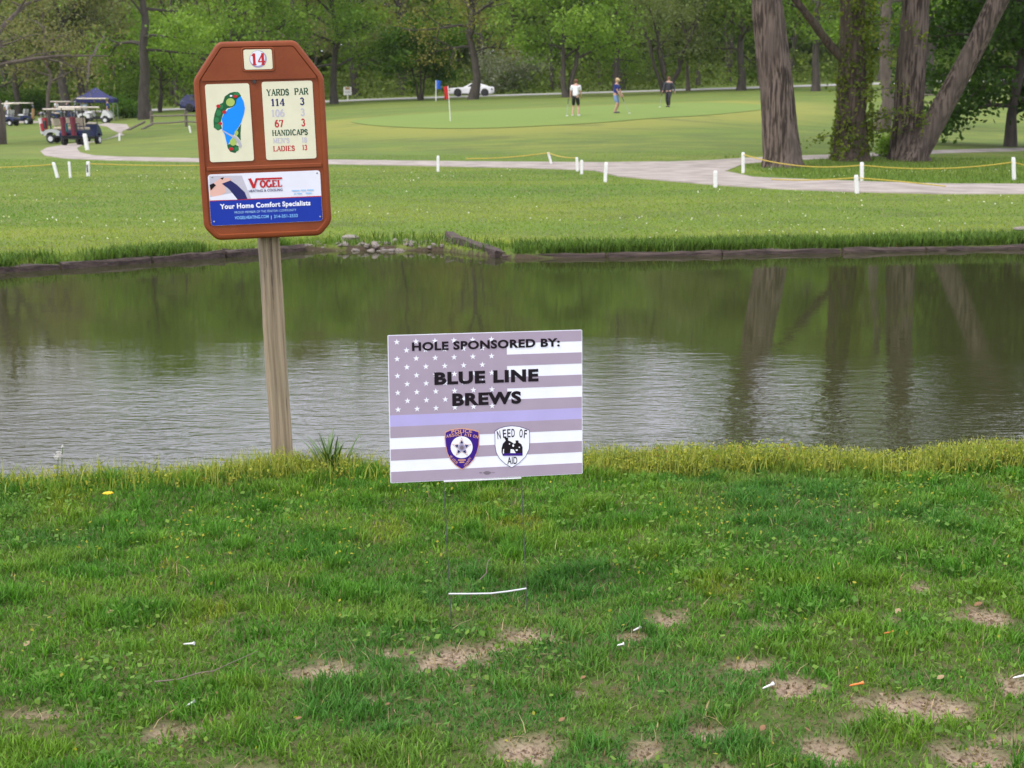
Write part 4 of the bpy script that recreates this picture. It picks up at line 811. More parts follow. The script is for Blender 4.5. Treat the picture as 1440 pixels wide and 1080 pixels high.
def person(lab, loc, rz, s=1.0, lean=.08, feet=((.12, 0, 0), (-.12, 0, 0)), hands=((.30, -.12, .82), (-.30, -.12, .82)), shirt='white_fabric', legs='black', shoes='white_paint', hair='hair', hat=None, long_pants=False, head_tilt=0.0, long_sleeve=False, pelv=.93, group='golfers'):
    root = empty('person', loc, rz, lab, 'person', group); root.scale = (s, s, s)
    P0 = Vector((0, 0, pelv)); dr = Vector((0, -math.sin(lean), math.cos(lean))); waist = P0 + dr * .16; chest = P0 + dr * .38; sho = P0 + dr * .50; nk = P0 + dr * .58; hd = nk + Vector((0, -math.sin(lean + head_tilt), math.cos(lean + head_tilt))) * .11; tp_ = hd + Vector((0, -math.sin(lean + head_tilt), math.cos(lean + head_tilt))) * .12
    V_ = [P0, waist, chest, sho, nk, hd, tp_]; E_ = [(0, 1), (1, 2), (2, 3), (3, 4), (4, 5), (5, 6)]; R_ = [(.145, .105), (.125, .095), (.155, .11), (.11, .085), (.052, .055), (.075, .092), (.060, .075)]
    arms = []; legs_ = []; extra = MB()
    for i, sd in enumerate((1, -1)):
        a = sho + Vector((sd * .185, 0, -.02)); el, wr = ik(a, Vector(hands[i]), .29, .25, (sd * .5, .9, -.2)); hp = wr + (wr - el).normalized() * .07; n = len(V_)
        V_ += [a, el, wr, hp]; E_ += [(3, n), (n, n + 1), (n + 1, n + 2), (n + 2, n + 3)]; R_ += [.062, .043, .030, (.034, .022)]; arms.append((a, el, wr))
        fd = (hp - wr).normalized(); sx = Vector((fd.z, 0, -fd.x)) if abs(fd.y) > .9 else Vector((0, 1, 0)).cross(fd).normalized(); ot = fd.cross(sx)
        for k in range(4):
            o = hp + ot * (k - 1.5) * .017; c = o + fd * (.035 + .006 * (k in (1, 2))) - sx * sd * .004; extra.tube([o - fd * .02, c, c + fd * .022 - sx * sd * .014], [.009, .0085, .006], 5)
        o = wr + fd * .03 - ot * .03; extra.tube([o, o - ot * .02 + fd * .025, o - ot * .022 + fd * .05], [.011, .010, .007], 5)
        h_ = P0 + Vector((sd * .09, 0, -.06)); ft = Vector(feet[i]) + Vector((0, 0, .075)); kn, an_ = ik(h_, ft, .435, .425, (sd * .05, -1, 0)); n = len(V_)
        toe = Vector(feet[i]) + Vector((sd * .04, -.17, .035)); V_ += [h_, kn, an_, toe]; E_ += [(0, n), (n, n + 1), (n + 1, n + 2), (n + 2, n + 3)]; R_ += [.088, .058, .042, .035]; legs_.append((h_, kn, an_, toe))
    vs, fs = skin_mesh(V_, E_, R_); b = MB(); b.add(vs, fs); b.add(extra.v, extra.f)
    fw = Vector((0, -math.cos(lean + head_tilt), -math.sin(lean + head_tilt))); b.ell(hd + fw * .098, (.014, .02, .022), 8, 6)
    for sd in (1, -1): b.ell(hd + Vector((sd * .080, .005, .0)), (.012, .022, .032), 8, 6)
    body = b.build('body', M['skin'], root, True)
    e = MB()
    for sd in (1, -1): e.ell(hd + fw * .088 + Vector((sd * .032, 0, .022)), (.012, .008, .008), 6, 5)
    e.build('eyes', M['black'], root); e = MB(); e.ell(hd + fw * .086 + Vector((0, 0, -.042)), (.024, .008, .006), 6, 5); e.build('mouth', M['bag_maroon'], root)
    n0 = [P0 - dr * .06, waist, chest, sho]; Vs = list(n0); Es = [(0, 1), (1, 2), (2, 3)]; Rs = [(.162, .125), (.150, .118), (.172, .128), (.125, .10)]
    for a, el, wr in arms:
        n = len(Vs); mid = a.lerp(el, .72) if not long_sleeve else wr.lerp(el, .08); Vs += [a, a.lerp(el, .6) if not long_sleeve else el, mid]; Es += [(3, n), (n, n + 1), (n + 1, n + 2)]; Rs += [.078, .068 if not long_sleeve else .058, .062 if not long_sleeve else .042]
    vs, fs = skin_mesh(Vs, Es, Rs); b = MB(); b.add(vs, fs); b.build('shirt', M[shirt], root, True)
    Vs = [P0 + dr * .07, P0]; Es = [(0, 1)]; Rs = [(.150, .115), (.160, .122)]
    for h_, kn, an_, toe in legs_:
        n = len(Vs); Vs += [h_, h_.lerp(kn, .5), kn.lerp(h_, .08) if not long_pants else kn]; Es += [(1, n), (n, n + 1), (n + 1, n + 2)]; Rs += [.105, .098, .092 if not long_pants else .075]
        if long_pants: Vs.append(an_ + Vector((0, 0, .01))); Es.append((n + 2, n + 3)); Rs.append(.065)
    vs, fs = skin_mesh(Vs, Es, Rs); b = MB(); b.add(vs, fs); b.build('trousers' if long_pants else 'shorts', M[legs], root, True)
    for h_, kn, an_, toe in legs_:
        b = MB(); mid = (an_ + toe) / 2; d_ = (toe - an_); b.ell((mid.x, mid.y - .01, .048), (.052, .145, .05), 10, 8, Matrix.Rotation(math.atan2(-d_.x, d_.y) + math.pi, 3, 'Z')); b.build('shoe', M[shoes], root, True)
    ang = lean + head_tilt; b = MB(); b.ell(hd + Vector((0, .018, .032)), (.092, .112, .105), 12, 8, Matrix.Rotation(ang, 3, 'X'))
    if hat: b.build('hair', M[hair], root, True); b = MB(); b.ell(hd + Vector((0, .0, .072)), (.100, .118, .075), 12, 8, Matrix.Rotation(ang, 3, 'X')); b.ell(hd + fw * .13 + Vector((0, 0, .055)), (.075, .085, .012), 10, 6); b.build('cap', M[hat], root, True)
    else: b.build('hair', M[hair], root, True)
    return root
M['white_fabric'] = mat('white_cotton', (.74, .74, .76), .8, (.66, .66, .69), 8); M['hair'] = mat('red_brown_hair', (.17, .06, .03), .6, (.10, .035, .02), 30); M['hair_dark'] = mat('dark_hair', (.03, .02, .018), .6, (.05, .03, .02), 30); M['hair_blond'] = mat('fair_hair', (.40, .28, .14), .6, (.3, .2, .1), 30)
M['royal'] = mat('royal_blue_cotton', (.018, .035, .22), .8, (.014, .028, .17), 8); M['denim'] = mat('light_denim', (.16, .25, .40), .85, (.12, .19, .33), 12); M['charcoal'] = mat('charcoal_cotton', (.035, .038, .055), .8, (.028, .03, .045), 8); M['black_cloth'] = mat('black_cotton', (.012, .012, .016), .85, (.02, .02, .024), 9)
M['straw'] = mat('straw_cap', (.55, .42, .24), .8, (.45, .33, .18), 20); M['sky'] = mat('light_blue_cotton', (.22, .42, .60), .8, (.18, .36, .52), 8); M['maroon_cotton'] = mat('maroon_cotton', (.14, .02, .035), .8, (.10, .015, .025), 8); M['shoe_dark'] = mat('dark_shoe', (.05, .05, .06), .6, (.03, .03, .04), 9)
g1 = ground(809, 163.5, 50)
person('golfer in white shirt and black shorts seen from behind on the green', g1, math.pi - .25, 1.0, .16, ((.13, .02, 0), (-.13, -.02, 0)), ((.30, -.14, .78), (-.24, -.22, .86)), 'white_fabric', 'black_cloth', 'white_paint', 'hair', head_tilt=.25)
g2 = ground(865, 159.5, 50)
person('golfer in blue polo, denim shorts and straw cap on the green', g2, math.radians(62), 1.0, .14, ((.15, .05, 0), (-.17, -.03, 0)), ((.10, -.34, .86), (-.06, -.34, .80)), 'royal', 'denim', 'shoe_dark', 'hair_blond', hat='straw', head_tilt=.2)
g3 = ground(940, 151, 50)
person('golfer in dark shirt and black trousers walking on the green', g3, -.35, 1.02, .05, ((.10, -.26, 0), (-.10, .24, .02)), ((.36, -.02, .86), (-.32, -.20, .88)), 'charcoal', 'black_cloth', 'black', 'hair', long_pants=True, head_tilt=.05, long_sleeve=True, pelv=.90)
def putter(lab, grip, foot):
    g = Vector(grip); f = Vector(foot); root = empty('putter', f, 0, lab, 'golf club', 'putters on the green'); d = g - f
    mb_ = MB(); mb_.tube([(0, 0, .03), tuple(d)], .010, 6); mb_.build('shaft', M['metal'], root); mb_ = MB(); mb_.tube([tuple(d * .72), tuple(d * 1.03)], .017, 6); mb_.build('grip', M['black'], root); mb_ = MB(); mb_.box((.02, -.03, .02), (.11, .06, .035), bev=.01); mb_.build('head', M['white_paint'], root)
putter('putter hanging in the left hand of the golfer in white', (g1[0] - .33, g1[1] + .12, g1[2] + .80), (g1[0] - .42, g1[1] - .1, g1[2]))
putter('putter held by the golfer in blue', on(g2, math.radians(62), .02, -.36, .82), on(g2, math.radians(62), .10, -.72, -.0))
putter('putter carried by the golfer in black', on(g3, -.35, -.33, -.22, .86), on(g3, -.35, -.42, -.45, .0))
far_people = [(80, 167, 'white_fabric', 'denim', None, 'hair_dark', 1.2, 'person in white shirt standing between the far carts'), (96, 168, 'charcoal', 'black_cloth', 'bag_navy', 'hair_dark', -.6, 'person in dark shirt and cap standing left of the tent'),
              (119, 169, 'sky', 'black_cloth', None, 'hair', .4, 'person in light blue shirt standing at the tent'), (11, 168, 'white_fabric', 'shoe_dark', 'bag_white', 'hair_dark', .3, 'person with white cap behind the carts at the left edge'),
              (153, 172, 'royal', 'shoe_dark', None, 'hair_dark', -1.4, 'person in royal blue beside the white cart'), (159, 166, 'bag_navy', 'black_cloth', 'bag_white', 'hair_dark', .2, 'person in navy with white cap at the right tent leg')]
for px, py, sh, lg, hat, hr, rz, lab in far_people:
    p = ground(px, py, 60); 
    if p[1] > 150: p = gY(px, 135)
    person(lab, p, rz, 1.0, .06, shirt=sh, legs=lg, hat=hat, hair=hr, shoes='shoe_dark', long_pants=lg != 'denim', group='people around the golf carts')
# =================================================================== printing helpers for the two signs
_CAP = {}
def cap_height(bold):
    if bold not in _CAP: V_, F_ = text_shape('H', bold); _CAP[bold] = (V_[:, 1].min(), V_[:, 1].max())
    return _CAP[bold]
def text_shape(s, bold=.0):
    cu = bpy.data.curves.new('t', 'FONT'); cu.body = s; cu.size = 1; cu.offset = bold; cu.space_character = 1 + bold * 2.2; cu.resolution_u = 4; o = bpy.data.objects.new('t', cu); COL.objects.link(o)
    dg = bpy.context.evaluated_depsgraph_get(); dg.update(); ev = o.evaluated_get(dg); mm = ev.to_mesh(); V_ = np.array([v.co[:2] for v in mm.vertices]); F_ = [tuple(p.vertices) for p in mm.polygons]; ev.to_mesh_clear()
    bpy.data.objects.remove(o); bpy.data.curves.remove(cu); return V_, F_
def arc(cx, cy, rx, ry, a0, a1, n=9): return [(cx + rx * math.cos(math.radians(a)), cy + ry * math.sin(math.radians(a))) for a in np.linspace(a0, a1, n)]
# slab serif capitals and figures drawn as strokes: (width, thick strokes, thin strokes, serif feet (x, y, half width))
SER = {
 'Y': (.80, [[(.10, 1), (.40, .48)], [(.40, .5), (.40, 0)]], [[(.70, 1), (.40, .48)]], [(.10, 1, .13), (.70, 1, .11), (.40, 0, .16)]),
 'A': (.82, [[(.41, 1), (.70, 0)]], [[(.41, 1), (.12, 0)], [(.22, .34), (.62, .34)]], [(.12, 0, .13), (.70, 0, .13)]),
 'R': (.80, [[(.16, 0), (.16, 1)], arc(.42, .74, .24, .24, -80, 80), [(.42, .48), (.70, 0)]], [[(.16, .98), (.44, .98)], [(.16, .50), (.44, .50)]], [(.16, 0, .15), (.72, 0, .10), (.10, 1, .09)]),
 'D': (.82, [[(.16, 0), (.16, 1)], arc(.38, .5, .34, .47, -80, 80, 13)], [[(.16, .97), (.42, .97)], [(.16, .03), (.42, .03)]], [(.10, 0, .09), (.10, 1, .09)]),
 'S': (.66, [[(.52, .70)] + arc(.33, .73, .20, .22, 20, 250, 12) + arc(.33, .27, .22, .24, 80, -160, 12)], [], [(.54, .80, .05), (.10, .2, .05)]),
 'P': (.74, [[(.16, 0), (.16, 1)], arc(.40, .72, .25, .25, -85, 85)], [[(.16, .97), (.42, .97)], [(.16, .47), (.42, .47)]], [(.16, 0, .15), (.10, 1, .09)]),
 'H': (.88, [[(.18, 0), (.18, 1)], [(.70, 0), (.70, 1)]], [[(.18, .5), (.70, .5)]], [(.18, 0, .14), (.18, 1, .14), (.70, 0, .14), (.70, 1, .14)]),
 'N': (.88, [[(.18, 1), (.70, 0)]], [[(.18, 0), (.18, 1)], [(.70, 0), (.70, 1)]], [(.18, 0, .13), (.12, 1, .12), (.70, 1, .13)]),
 'I': (.44, [[(.22, 0), (.22, 1)]], [], [(.22, 0, .15), (.22, 1, .15)]),
 'C': (.78, [arc(.42, .5, .31, .48, 50, 310, 17)], [], [(.64, .84, .04), (.62, .14, .03)]),
 'M': (1.0, [[(.18, 1), (.50, .12)], [(.82, 0), (.82, 1)]], [[(.16, 0), (.18, 1)], [(.82, 1), (.50, .12)]], [(.16, 0, .12), (.14, 1, .10), (.84, 0, .13), (.86, 1, .10)]),
 'E': (.74, [[(.18, 0), (.18, 1)]], [[(.18, .97), (.62, .97)], [(.18, .5), (.48, .5)], [(.18, .03), (.64, .03)], [(.62, .8), (.62, .98)], [(.64, .02), (.64, .2)]], [(.12, 0, .09), (.12, 1, .09)]),
 'L': (.70, [[(.18, 0), (.18, 1)]], [[(.18, .03), (.60, .03)], [(.60, .02), (.60, .24)]], [(.12, 0, .09), (.18, 1, .15)]),
 "'": (.3, [[(.15, 1), (.13, .72)]], [], []), 'O': (.82, [arc(.41, .5, .30, .48, 0, 360, 21)], [], []), 'G': (.84, [arc(.42, .5, .31, .48, 50, 330, 17), [(.70, .05), (.70, .42)]], [], [(.68, .42, .13)]), 'V': (.84, [[(.12, 1), (.42, 0)]], [[(.72, 1), (.42, 0)], [(.70, 1), (.42, .05)]], [(.12, 1, .13), (.72, 1, .12)]),
 '0': (.66, [arc(.33, .5, .23, .48, 0, 360, 21)], [], []), '1': (.56, [[(.29, 0), (.29, 1)]], [[(.10, .82), (.29, .97)]], [(.29, 0, .17)]),
 '3': (.66, [arc(.31, .74, .20, .23, 160, -80, 11), arc(.31, .27, .23, .26, 80, -160, 11)], [], []), '4': (.70, [[(.46, 0), (.46, 1)]], [[(.46, 1), (.08, .30)], [(.06, .28), (.64, .28)]], [(.46, 0, .14)]),
 '6': (.66, [arc(.33, .30, .22, .28, 0, 360, 17), arc(.52, .42, .41, .56, 100, 180, 8)], [], []), '7': (.66, [[(.56, .96), (.28, 0)]], [[(.08, .95), (.60, .95)], [(.08, .78), (.08, .97)]], []), '8': (.66, [arc(.33, .75, .18, .22, 0, 360, 17), arc(.33, .27, .22, .25, 0, 360, 17)], [], []), ' ': (.4, [], [], [])}
def serif_shape(s, thick=.20, thin=.11):
    polys = []; x0 = 0
    def seg(pts, w_):
        for (a, b), (c, d) in zip(pts[:-1], pts[1:]):
            L = math.hypot(c - a, d - b)
            if L < 1e-6: continue
            ux, uy = (c - a) / L, (d - b) / L; nx_, ny_ = -uy * w_ / 2, ux * w_ / 2; e = w_ * .12; a_, b_, c_, d_ = a - ux * e, b - uy * e, c + ux * e, d + uy * e
            polys.append([(x0 + a_ - nx_, b_ - ny_), (x0 + c_ - nx_, d_ - ny_), (x0 + c_ + nx_, d_ + ny_), (x0 + a_ + nx_, b_ + ny_)])
    for ch in s:
        wd, tk, tn, sf = SER[ch]
        for p in tk: seg(p, thick)
        for p in tn: seg(p, thin)
        for x, y, h_ in sf: yy = min(max(y, .045), .955); polys.append([(x0 + x - h_, yy - .05), (x0 + x + h_, yy - .05), (x0 + x + h_, yy + .05), (x0 + x - h_, yy + .05)])
        x0 += wd
    return polys
class Sheet:
    """flat print lying on a sign face; picture positions are turned into places on the face"""
    def __init__(s, root, y):
        s.root = root; s.y = y; s.Mw = np.array(root.matrix_world); s.Mi = np.linalg.inv(s.Mw)
    def loc(s, px, py):
        o = s.Mi @ np.array([*EYE, 1]); d = s.Mi @ np.array([*ray(px, py), 0]); t = (s.y - o[1]) / d[1]; q = o + d * t; return q[0], q[2]
    def poly(s, name, polys, m, layer, parent, px=True, zoom=None):
        mb_ = MB()
        for k, p in enumerate(polys):
            if zoom: p = [(zoom[0] + a / zoom[2], zoom[1] + b / zoom[2]) for a, b in p]
            if px: p = [s.loc(a, b) for a, b in p]
            mb_.flat(p, s.y - layer * .0004 - k * .00001)
        return s.done(mb_, name, m, parent)
    def each(s, name, polys, m, layer, parent, zoom=None):
        for k, p in enumerate(polys): s.poly(name, [p], m, layer + k * .02, parent, zoom=zoom)
    def done(s, mb_, name, m, parent):
        me_ = bpy.data.meshes.new(name); me_.from_pydata(mb_.v, [], mb_.f); me_.update(); o = link(name, me_, M[m], parent); return o
    def text(s, txt, x0, base, x1, cap, m, layer, parent, serif=False, bold=0.0, rot=0.0, name='lettering', thick=.20, thin=.11):
        a = s.loc(x0, base); b = s.loc(x1, base); c = s.loc(x0, base - cap); wd = b[0] - a[0]; h_ = c[1] - a[1]
        mb_ = MB()
        if serif:
            P_ = serif_shape(txt, thick, thin); X_ = [p[0] for q in P_ for p in q]; lo, hi = min(X_), max(X_)
            for k, q in enumerate(P_): mb_.flat([(a[0] + (u - lo) / (hi - lo) * wd, a[1] + v * h_) for u, v in q], s.y - layer * .0004 - k * .000008)
        else:
            V_, F_ = text_shape(txt, bold); lo, hi = V_[:, 0].min(), V_[:, 0].max(); cb, ct = cap_height(bold); capu = ct - cb
            cr_, sr_ = math.cos(rot), math.sin(rot); vs = []
            for u, v in V_:
                x, z = (u - lo) / (hi - lo) * wd, (v - cb) / capu * h_; vs.append((a[0] + x * cr_ - z * sr_, s.y - layer * .0004, a[1] + x * sr_ + z * cr_))
            mb_.add(vs, F_)
        return s.done(mb_, name, m, parent)
def rrect(x0, z0, x1, z1, r, n=4):
    P_ = []
    for cx, cz, a in ((x1 - r, z1 - r, 0), (x0 + r, z1 - r, 90), (x0 + r, z0 + r, 180), (x1 - r, z0 + r, 270)): P_ += arc(cx, cz, r, r, a, a + 90, n)
    return P_
for nm, c, r in [('ink_black', (.007, .003, .006), .7), ('ink_mauve', srgb(165, 151, 167), .45), ('ink_white', srgb(236, 238, 247), .45), ('ink_lilac', srgb(176, 168, 216), .45), ('ink_purple', srgb(56, 22, 128), .45), ('ink_gold', srgb(214, 160, 130), .45), ('ink_grey', srgb(120, 110, 120), .5), ('ink_navy', srgb(38, 40, 96), .5),
                 ('ink_cream', srgb(222, 220, 190), .4), ('ink_green', srgb(24, 74, 48), .5), ('ink_red', srgb(186, 36, 42), .5), ('ink_faint', srgb(193, 190, 200), .5), ('ink_blue', srgb(20, 52, 158), .4), ('ink_plate', srgb(228, 229, 238), .4), ('ink_lightblue', srgb(132, 190, 240), .5), ('ink_sky', srgb(160, 200, 232), .5),
                 ('ink_water', srgb(10, 140, 245), .4), ('ink_leaf', srgb(28, 92, 52), .5), ('ink_leaf2', srgb(46, 120, 70), .5), ('ink_lime', srgb(166, 190, 96), .5), ('ink_skin', srgb(226, 180, 165), .5), ('ink_path', srgb(176, 178, 186), .5), ('ink_ball', srgb(160, 152, 182), .4)]:
    M[nm] = mat(nm, c, r, tuple(min(1, x * .94) for x in c), 14, spec=.25)

# =================================================================== brown tee sign on its post
M['brown'] = mat('brown_plastic', (.245, .060, .017), .5, (.195, .044, .013), 5, (1, 1, 1), .12, 60, spec=.25); M['brown_rim'] = mat('brown_plastic_rim', (.265, .066, .019), .45, (.22, .052, .015), 7, spec=.3)
def post_material():
    m, t, b = new_mat('weathered_post'); N = t.nodes; L = t.links; g = N.new('ShaderNodeTexCoord')
    def noise(scale, st, d=5):
        mp = N.new('ShaderNodeMapping'); mp.inputs['Scale'].default_value = st; n = N.new('ShaderNodeTexNoise'); n.inputs['Scale'].default_value = scale; n.inputs['Detail'].default_value = d; L.new(g.outputs['Object'], mp.inputs[0]); L.new(mp.outputs[0], n.inputs['Vector']); return n.outputs['Fac']
    def mix(v, lo, hi, a, c):
        r = N.new('ShaderNodeMapRange'); r.inputs[1].default_value = lo; r.inputs[2].default_value = hi; L.new(v, r.inputs[0]); x = N.new('ShaderNodeMix'); x.data_type = 'RGBA'; L.new(r.outputs[0], x.inputs[0])
        for k, q in ((6, a), (7, c)):
            if isinstance(q, tuple): x.inputs[k].default_value = (*q, 1)
            else: L.new(q, x.inputs[k])
        return x.outputs[2]
    c = mix(noise(60, (1, 1, .03)), .38, .64, (.34, .27, .175), (.19, .145, .088)); c = mix(noise(9, (1, 1, .25)), .5, .72, c, (.27, .235, .155)); c = mix(noise(120, (1, 1, .02), 3), .62, .70, c, (.085, .060, .042))
    L.new(c, b.inputs['Base Color']); b.inputs['Roughness'].default_value = .9; bu = N.new('ShaderNodeBump'); bu.inputs['Strength'].default_value = .8; bu.inputs['Distance'].default_value = .004; L.new(noise(90, (1, 1, .025)), bu.inputs['Height']); L.new(bu.outputs[0], b.inputs['Normal']); return m
M['post'] = post_material()
yaw, roll = .203, -.0304; Rt = Matrix.Rotation(yaw, 3, 'Z') @ Matrix.Rotation(roll, 3, 'Y'); bc = Vector((-1.0751, 6.3, 1.0072)); zg = H(-1.045, 6.3); hh = (bc.z - zg) / math.cos(roll)
tee = empty('tee_sign', bc - Rt @ Vector((0, 0, hh)), 0, 'brown hole fourteen tee sign with map and sponsor plate on a wooden post', 'sign'); tee.rotation_euler = (0, roll, yaw); bpy.context.view_layer.update()
W_, T_, B_, HS, HB, HT = .2776, .1647, .2255, .6883, .0591, .8438
OUT = [(-W_, HS), (-T_, HT), (T_, HT), (W_, HS), (W_, HB), (B_, 0), (-B_, 0), (-W_, HB)]
def round_poly(P_, r, n=5):
    Q = []
    for i in range(len(P_)):
        a, b, c = np.array(P_[i - 1]), np.array(P_[i]), np.array(P_[(i + 1) % len(P_)]); u = (a - b) / np.linalg.norm(a - b); v = (c - b) / np.linalg.norm(c - b)
        p0, p1 = b + u * r, b + v * r
        for t in np.linspace(0, 1, n): Q.append(tuple((1 - t) ** 2 * p0 + 2 * t * (1 - t) * b + t * t * p1))
    return Q
def inset(P_, d):
    Q = []; n = len(P_); cx = np.mean([p[0] for p in P_]); cz = np.mean([p[1] for p in P_])
    for i in range(n):
        a, b, c = np.array(P_[i - 1]), np.array(P_[i]), np.array(P_[(i + 1) % n]); e1 = (b - a) / (np.linalg.norm(b - a) + 1e-9); e2 = (c - b) / (np.linalg.norm(c - b) + 1e-9); nn = np.array([e1[1] + e2[1], -(e1[0] + e2[0])]); nn /= np.linalg.norm(nn) + 1e-9
        if np.dot(nn, np.array([cx, cz]) - b) < 0: nn = -nn
        Q.append(tuple(b + nn * d))
    return Q
RO = round_poly(OUT, .022); mb = MB(); rg = []
for ins, y in ((.006, .032), (0, .026), (0, -.024), (.004, -.031), (.011, -.034), (.022, -.034), (.026, -.027)): rg.append([(x, y, z + hh) for x, z in (inset(RO, ins) if ins else RO)])
mb.loft(rg); mb.build('board', M['brown'], tee, True)
FR = -.027                                        # recessed face
S = Sheet(tee, FR - .004)
def plate(name, corners, m, r, y0, y1, parent):
    L_ = [S.loc(a, b) for a, b in corners]; x0 = (L_[0][0] + L_[3][0]) / 2; x1 = (L_[1][0] + L_[2][0]) / 2; z1 = (L_[0][1] + L_[1][1]) / 2; z0 = (L_[2][1] + L_[3][1]) / 2
    mb_ = MB(); mb_.prism(rrect(x0, z0, x1, z1, r), y0, y1); return mb_.build(name, M[m], parent), (x0, z0, x1, z1)
def bead(name, rect, grow_, r, y, rad=.01):
    x0, z0, x1, z1 = rect; P_ = rrect(x0 - grow_, z0 - grow_, x1 + grow_, z1 + grow_, rad); P_ = P_ + P_[:1]; mb_ = MB(); mb_.tube([(x, y, z) for x, z in P_], r, 8, False); return mb_.build(name, M['brown_rim'], tee, True)
# raised header, crossbar and foot of the moulding
L1 = S.loc(363, 112); L2 = S.loc(370, 235)
top = [p for p in inset(RO, .030) if p[1] > 0]; zt = L1[1] - hh
hd_ = [(x, z + hh) for x, z in inset(RO, .026) if z > zt + .005]; mb = MB(); xs = W_ - .034
mb.prism([(-xs, zt + hh)] + sorted([p for p in hd_ if p[0] < 0], key=lambda p: p[1]) + sorted([p for p in hd_ if p[0] >= 0], key=lambda p: -p[1]) + [(xs, zt + hh)], FR, FR - .0075); mb.build('header_panel', M['brown'], tee)
mb = MB(); mb.box((0, FR - .0035, L2[1]), (2 * (W_ - .030), .007, .018), bev=.003); mb.build('crossbar', M['brown'], tee)
pl, r_ = plate('number_plate', [(342.4, 70), (382.3, 69.0), (383.2, 97.2), (343.3, 98)], 'ink_cream', .008, FR - .0076, FR - .0105, tee); bead('plate_rim', r_, .006, .0035, FR - .0085)
S.y = FR - .0106; S.poly('ball', [arc(363, 83, 12.2, 12.2, 0, 350, 28)], 'ink_ball', 1, pl); S.poly('ball_shade', [arc(362.2, 82, 10.6, 10.6, 0, 350, 28)], 'ink_plate', 2, pl); S.text('14', 354, 91.5, 373.3, 16, 'ink_red', 3, pl, True, name='number', thick=.22)
S.y = FR - .004
mp_, r_ = plate('hole_map_panel', [(288.3, 119), (350, 116.7), (357.5, 225.3), (295.3, 229)], 'ink_cream', .010, FR - .0002, FR - .004, tee)
Z = (290, 120, 10.29)
S.each('map_rough', [[(240, 250), (270, 160), (340, 110), (400, 95), (460, 95), (505, 150), (445, 210), (425, 290), (380, 315), (300, 335), (245, 410), (222, 480), (205, 560), (228, 625), (170, 655), (110, 610), (105, 500), (120, 420), (150, 330), (200, 270)], [(505, 555), (497, 700), (500, 800), (450, 740), (430, 680), (470, 610)], [(300, 860), (380, 840), (470, 880), (466, 930), (420, 980), (350, 962), (312, 910)]], 'ink_leaf', 1, mp_, zoom=Z)
S.poly('map_water', [[(440, 200), (500, 155), (540, 230), (560, 330), (545, 420), (505, 540), (470, 600), (430, 660), (395, 720), (340, 820), (305, 870), (288, 800), (270, 720), (232, 640), (240, 560), (222, 490), (252, 420), (320, 342), (395, 312), (430, 262)]], 'ink_water', 2, mp_, zoom=Z)
S.each('map_tree', [arc(180, 400, 40, 46, 0, 330, 10), arc(150, 500, 36, 40, 0, 330, 10), arc(165, 600, 44, 44, 0, 330, 10), arc(215, 310, 34, 36, 0, 330, 10), arc(440, 125, 46, 28, 0, 330, 10), arc(440, 920, 32, 34, 0, 330, 10)], 'ink_leaf2', 3, mp_, zoom=Z)
S.poly('map_path', [[(228, 640), (330, 700), (430, 742), (490, 800), (512, 880), (480, 905), (462, 840), (420, 775), (330, 722), (232, 660)]], 'ink_path', 4, mp_, zoom=Z)
S.each('map_green', [arc(350, 245, 64, 60, 0, 340, 18), arc(437, 690, 28, 38, 0, 340, 12), arc(388, 820, 48, 54, 0, 340, 14)], 'ink_lime', 5, mp_, zoom=Z)
S.each('map_flower_bed', [arc(420, 160, 32, 22, 0, 330, 9), arc(175, 300, 30, 25, 0, 330, 9), arc(262, 387, 30, 26, 0, 330, 9), arc(205, 552, 26, 22, 0, 330, 9), arc(360, 920, 34, 24, 0, 330, 9)], 'ink_red', 6, mp_, zoom=Z)
S.poly('map_tee_mark', [arc(358, 152, 20, 14, 0, 330, 8)], 'ink_white', 6, mp_, zoom=Z)
yp, r_ = plate('yardage_panel', [(368.3, 115.8), (439, 112.5), (445.3, 222.5), (374, 225.3)], 'ink_cream', .010, FR - .0002, FR - .004, tee)
for t, a, y, b, c, m in [('YARDS', 374.7, 134.7, 406.6, 8.9, 'ink_green'), ('PAR', 414.1, 133.2, 434, 8.9, 'ink_green'), ('114', 381.5, 149.2, 400.5, 9.9, 'ink_navy'), ('3', 421.9, 147.4, 428.2, 9.8, 'ink_navy'), ('106', 382, 164.2, 400.5, 9.8, 'ink_faint'), ('3', 422.8, 162.6, 428.7, 9.8, 'ink_faint'), ('67', 386.6, 178.8, 399, 9.9, 'ink_red'), ('3', 423.8, 177.2, 429.3, 9.9, 'ink_red'),
                     ('HANDICAPS', 383, 191.0, 433, 7.8, 'ink_green'), ("MEN'S", 384.2, 201.5, 407.3, 7, 'ink_faint'), ('18', 424.5, 200.3, 432, 7, 'ink_faint'), ('LADIES', 384.4, 212.9, 414.8, 7.2, 'ink_red'), ('13', 425.3, 211, 432.2, 7, 'ink_red')]: S.text(t, a, y, b, c, m, 1, yp, True)
sp_, r_ = plate('sponsor_plate', [(292.8, 245.8), (450.5, 239.2), (453.3, 310.8), (296.3, 317.5)], 'ink_plate', .012, FR - .0002, FR - .004, tee); x0, z0, x1, z1 = r_
zd = (S.loc(295.8, 282.5)[1] + S.loc(451.7, 276.7)[1]) / 2; Z2 = (260, 210, 6.0)
def band(name, za, zb, m, layer, xa=x0, xb=x1, rr=0.0):
    P_ = [(xa, za), (xb, za), (xb, zb), (xa, zb)] if not rr else [(xa, zb)] + arc(xa + rr, za + rr, rr, rr, 180, 270, 4) + arc(xb - rr, za + rr, rr, rr, 270, 360, 4) + [(xb, zb)]
    return S.poly(name, [P_], m, layer, sp_, px=False)
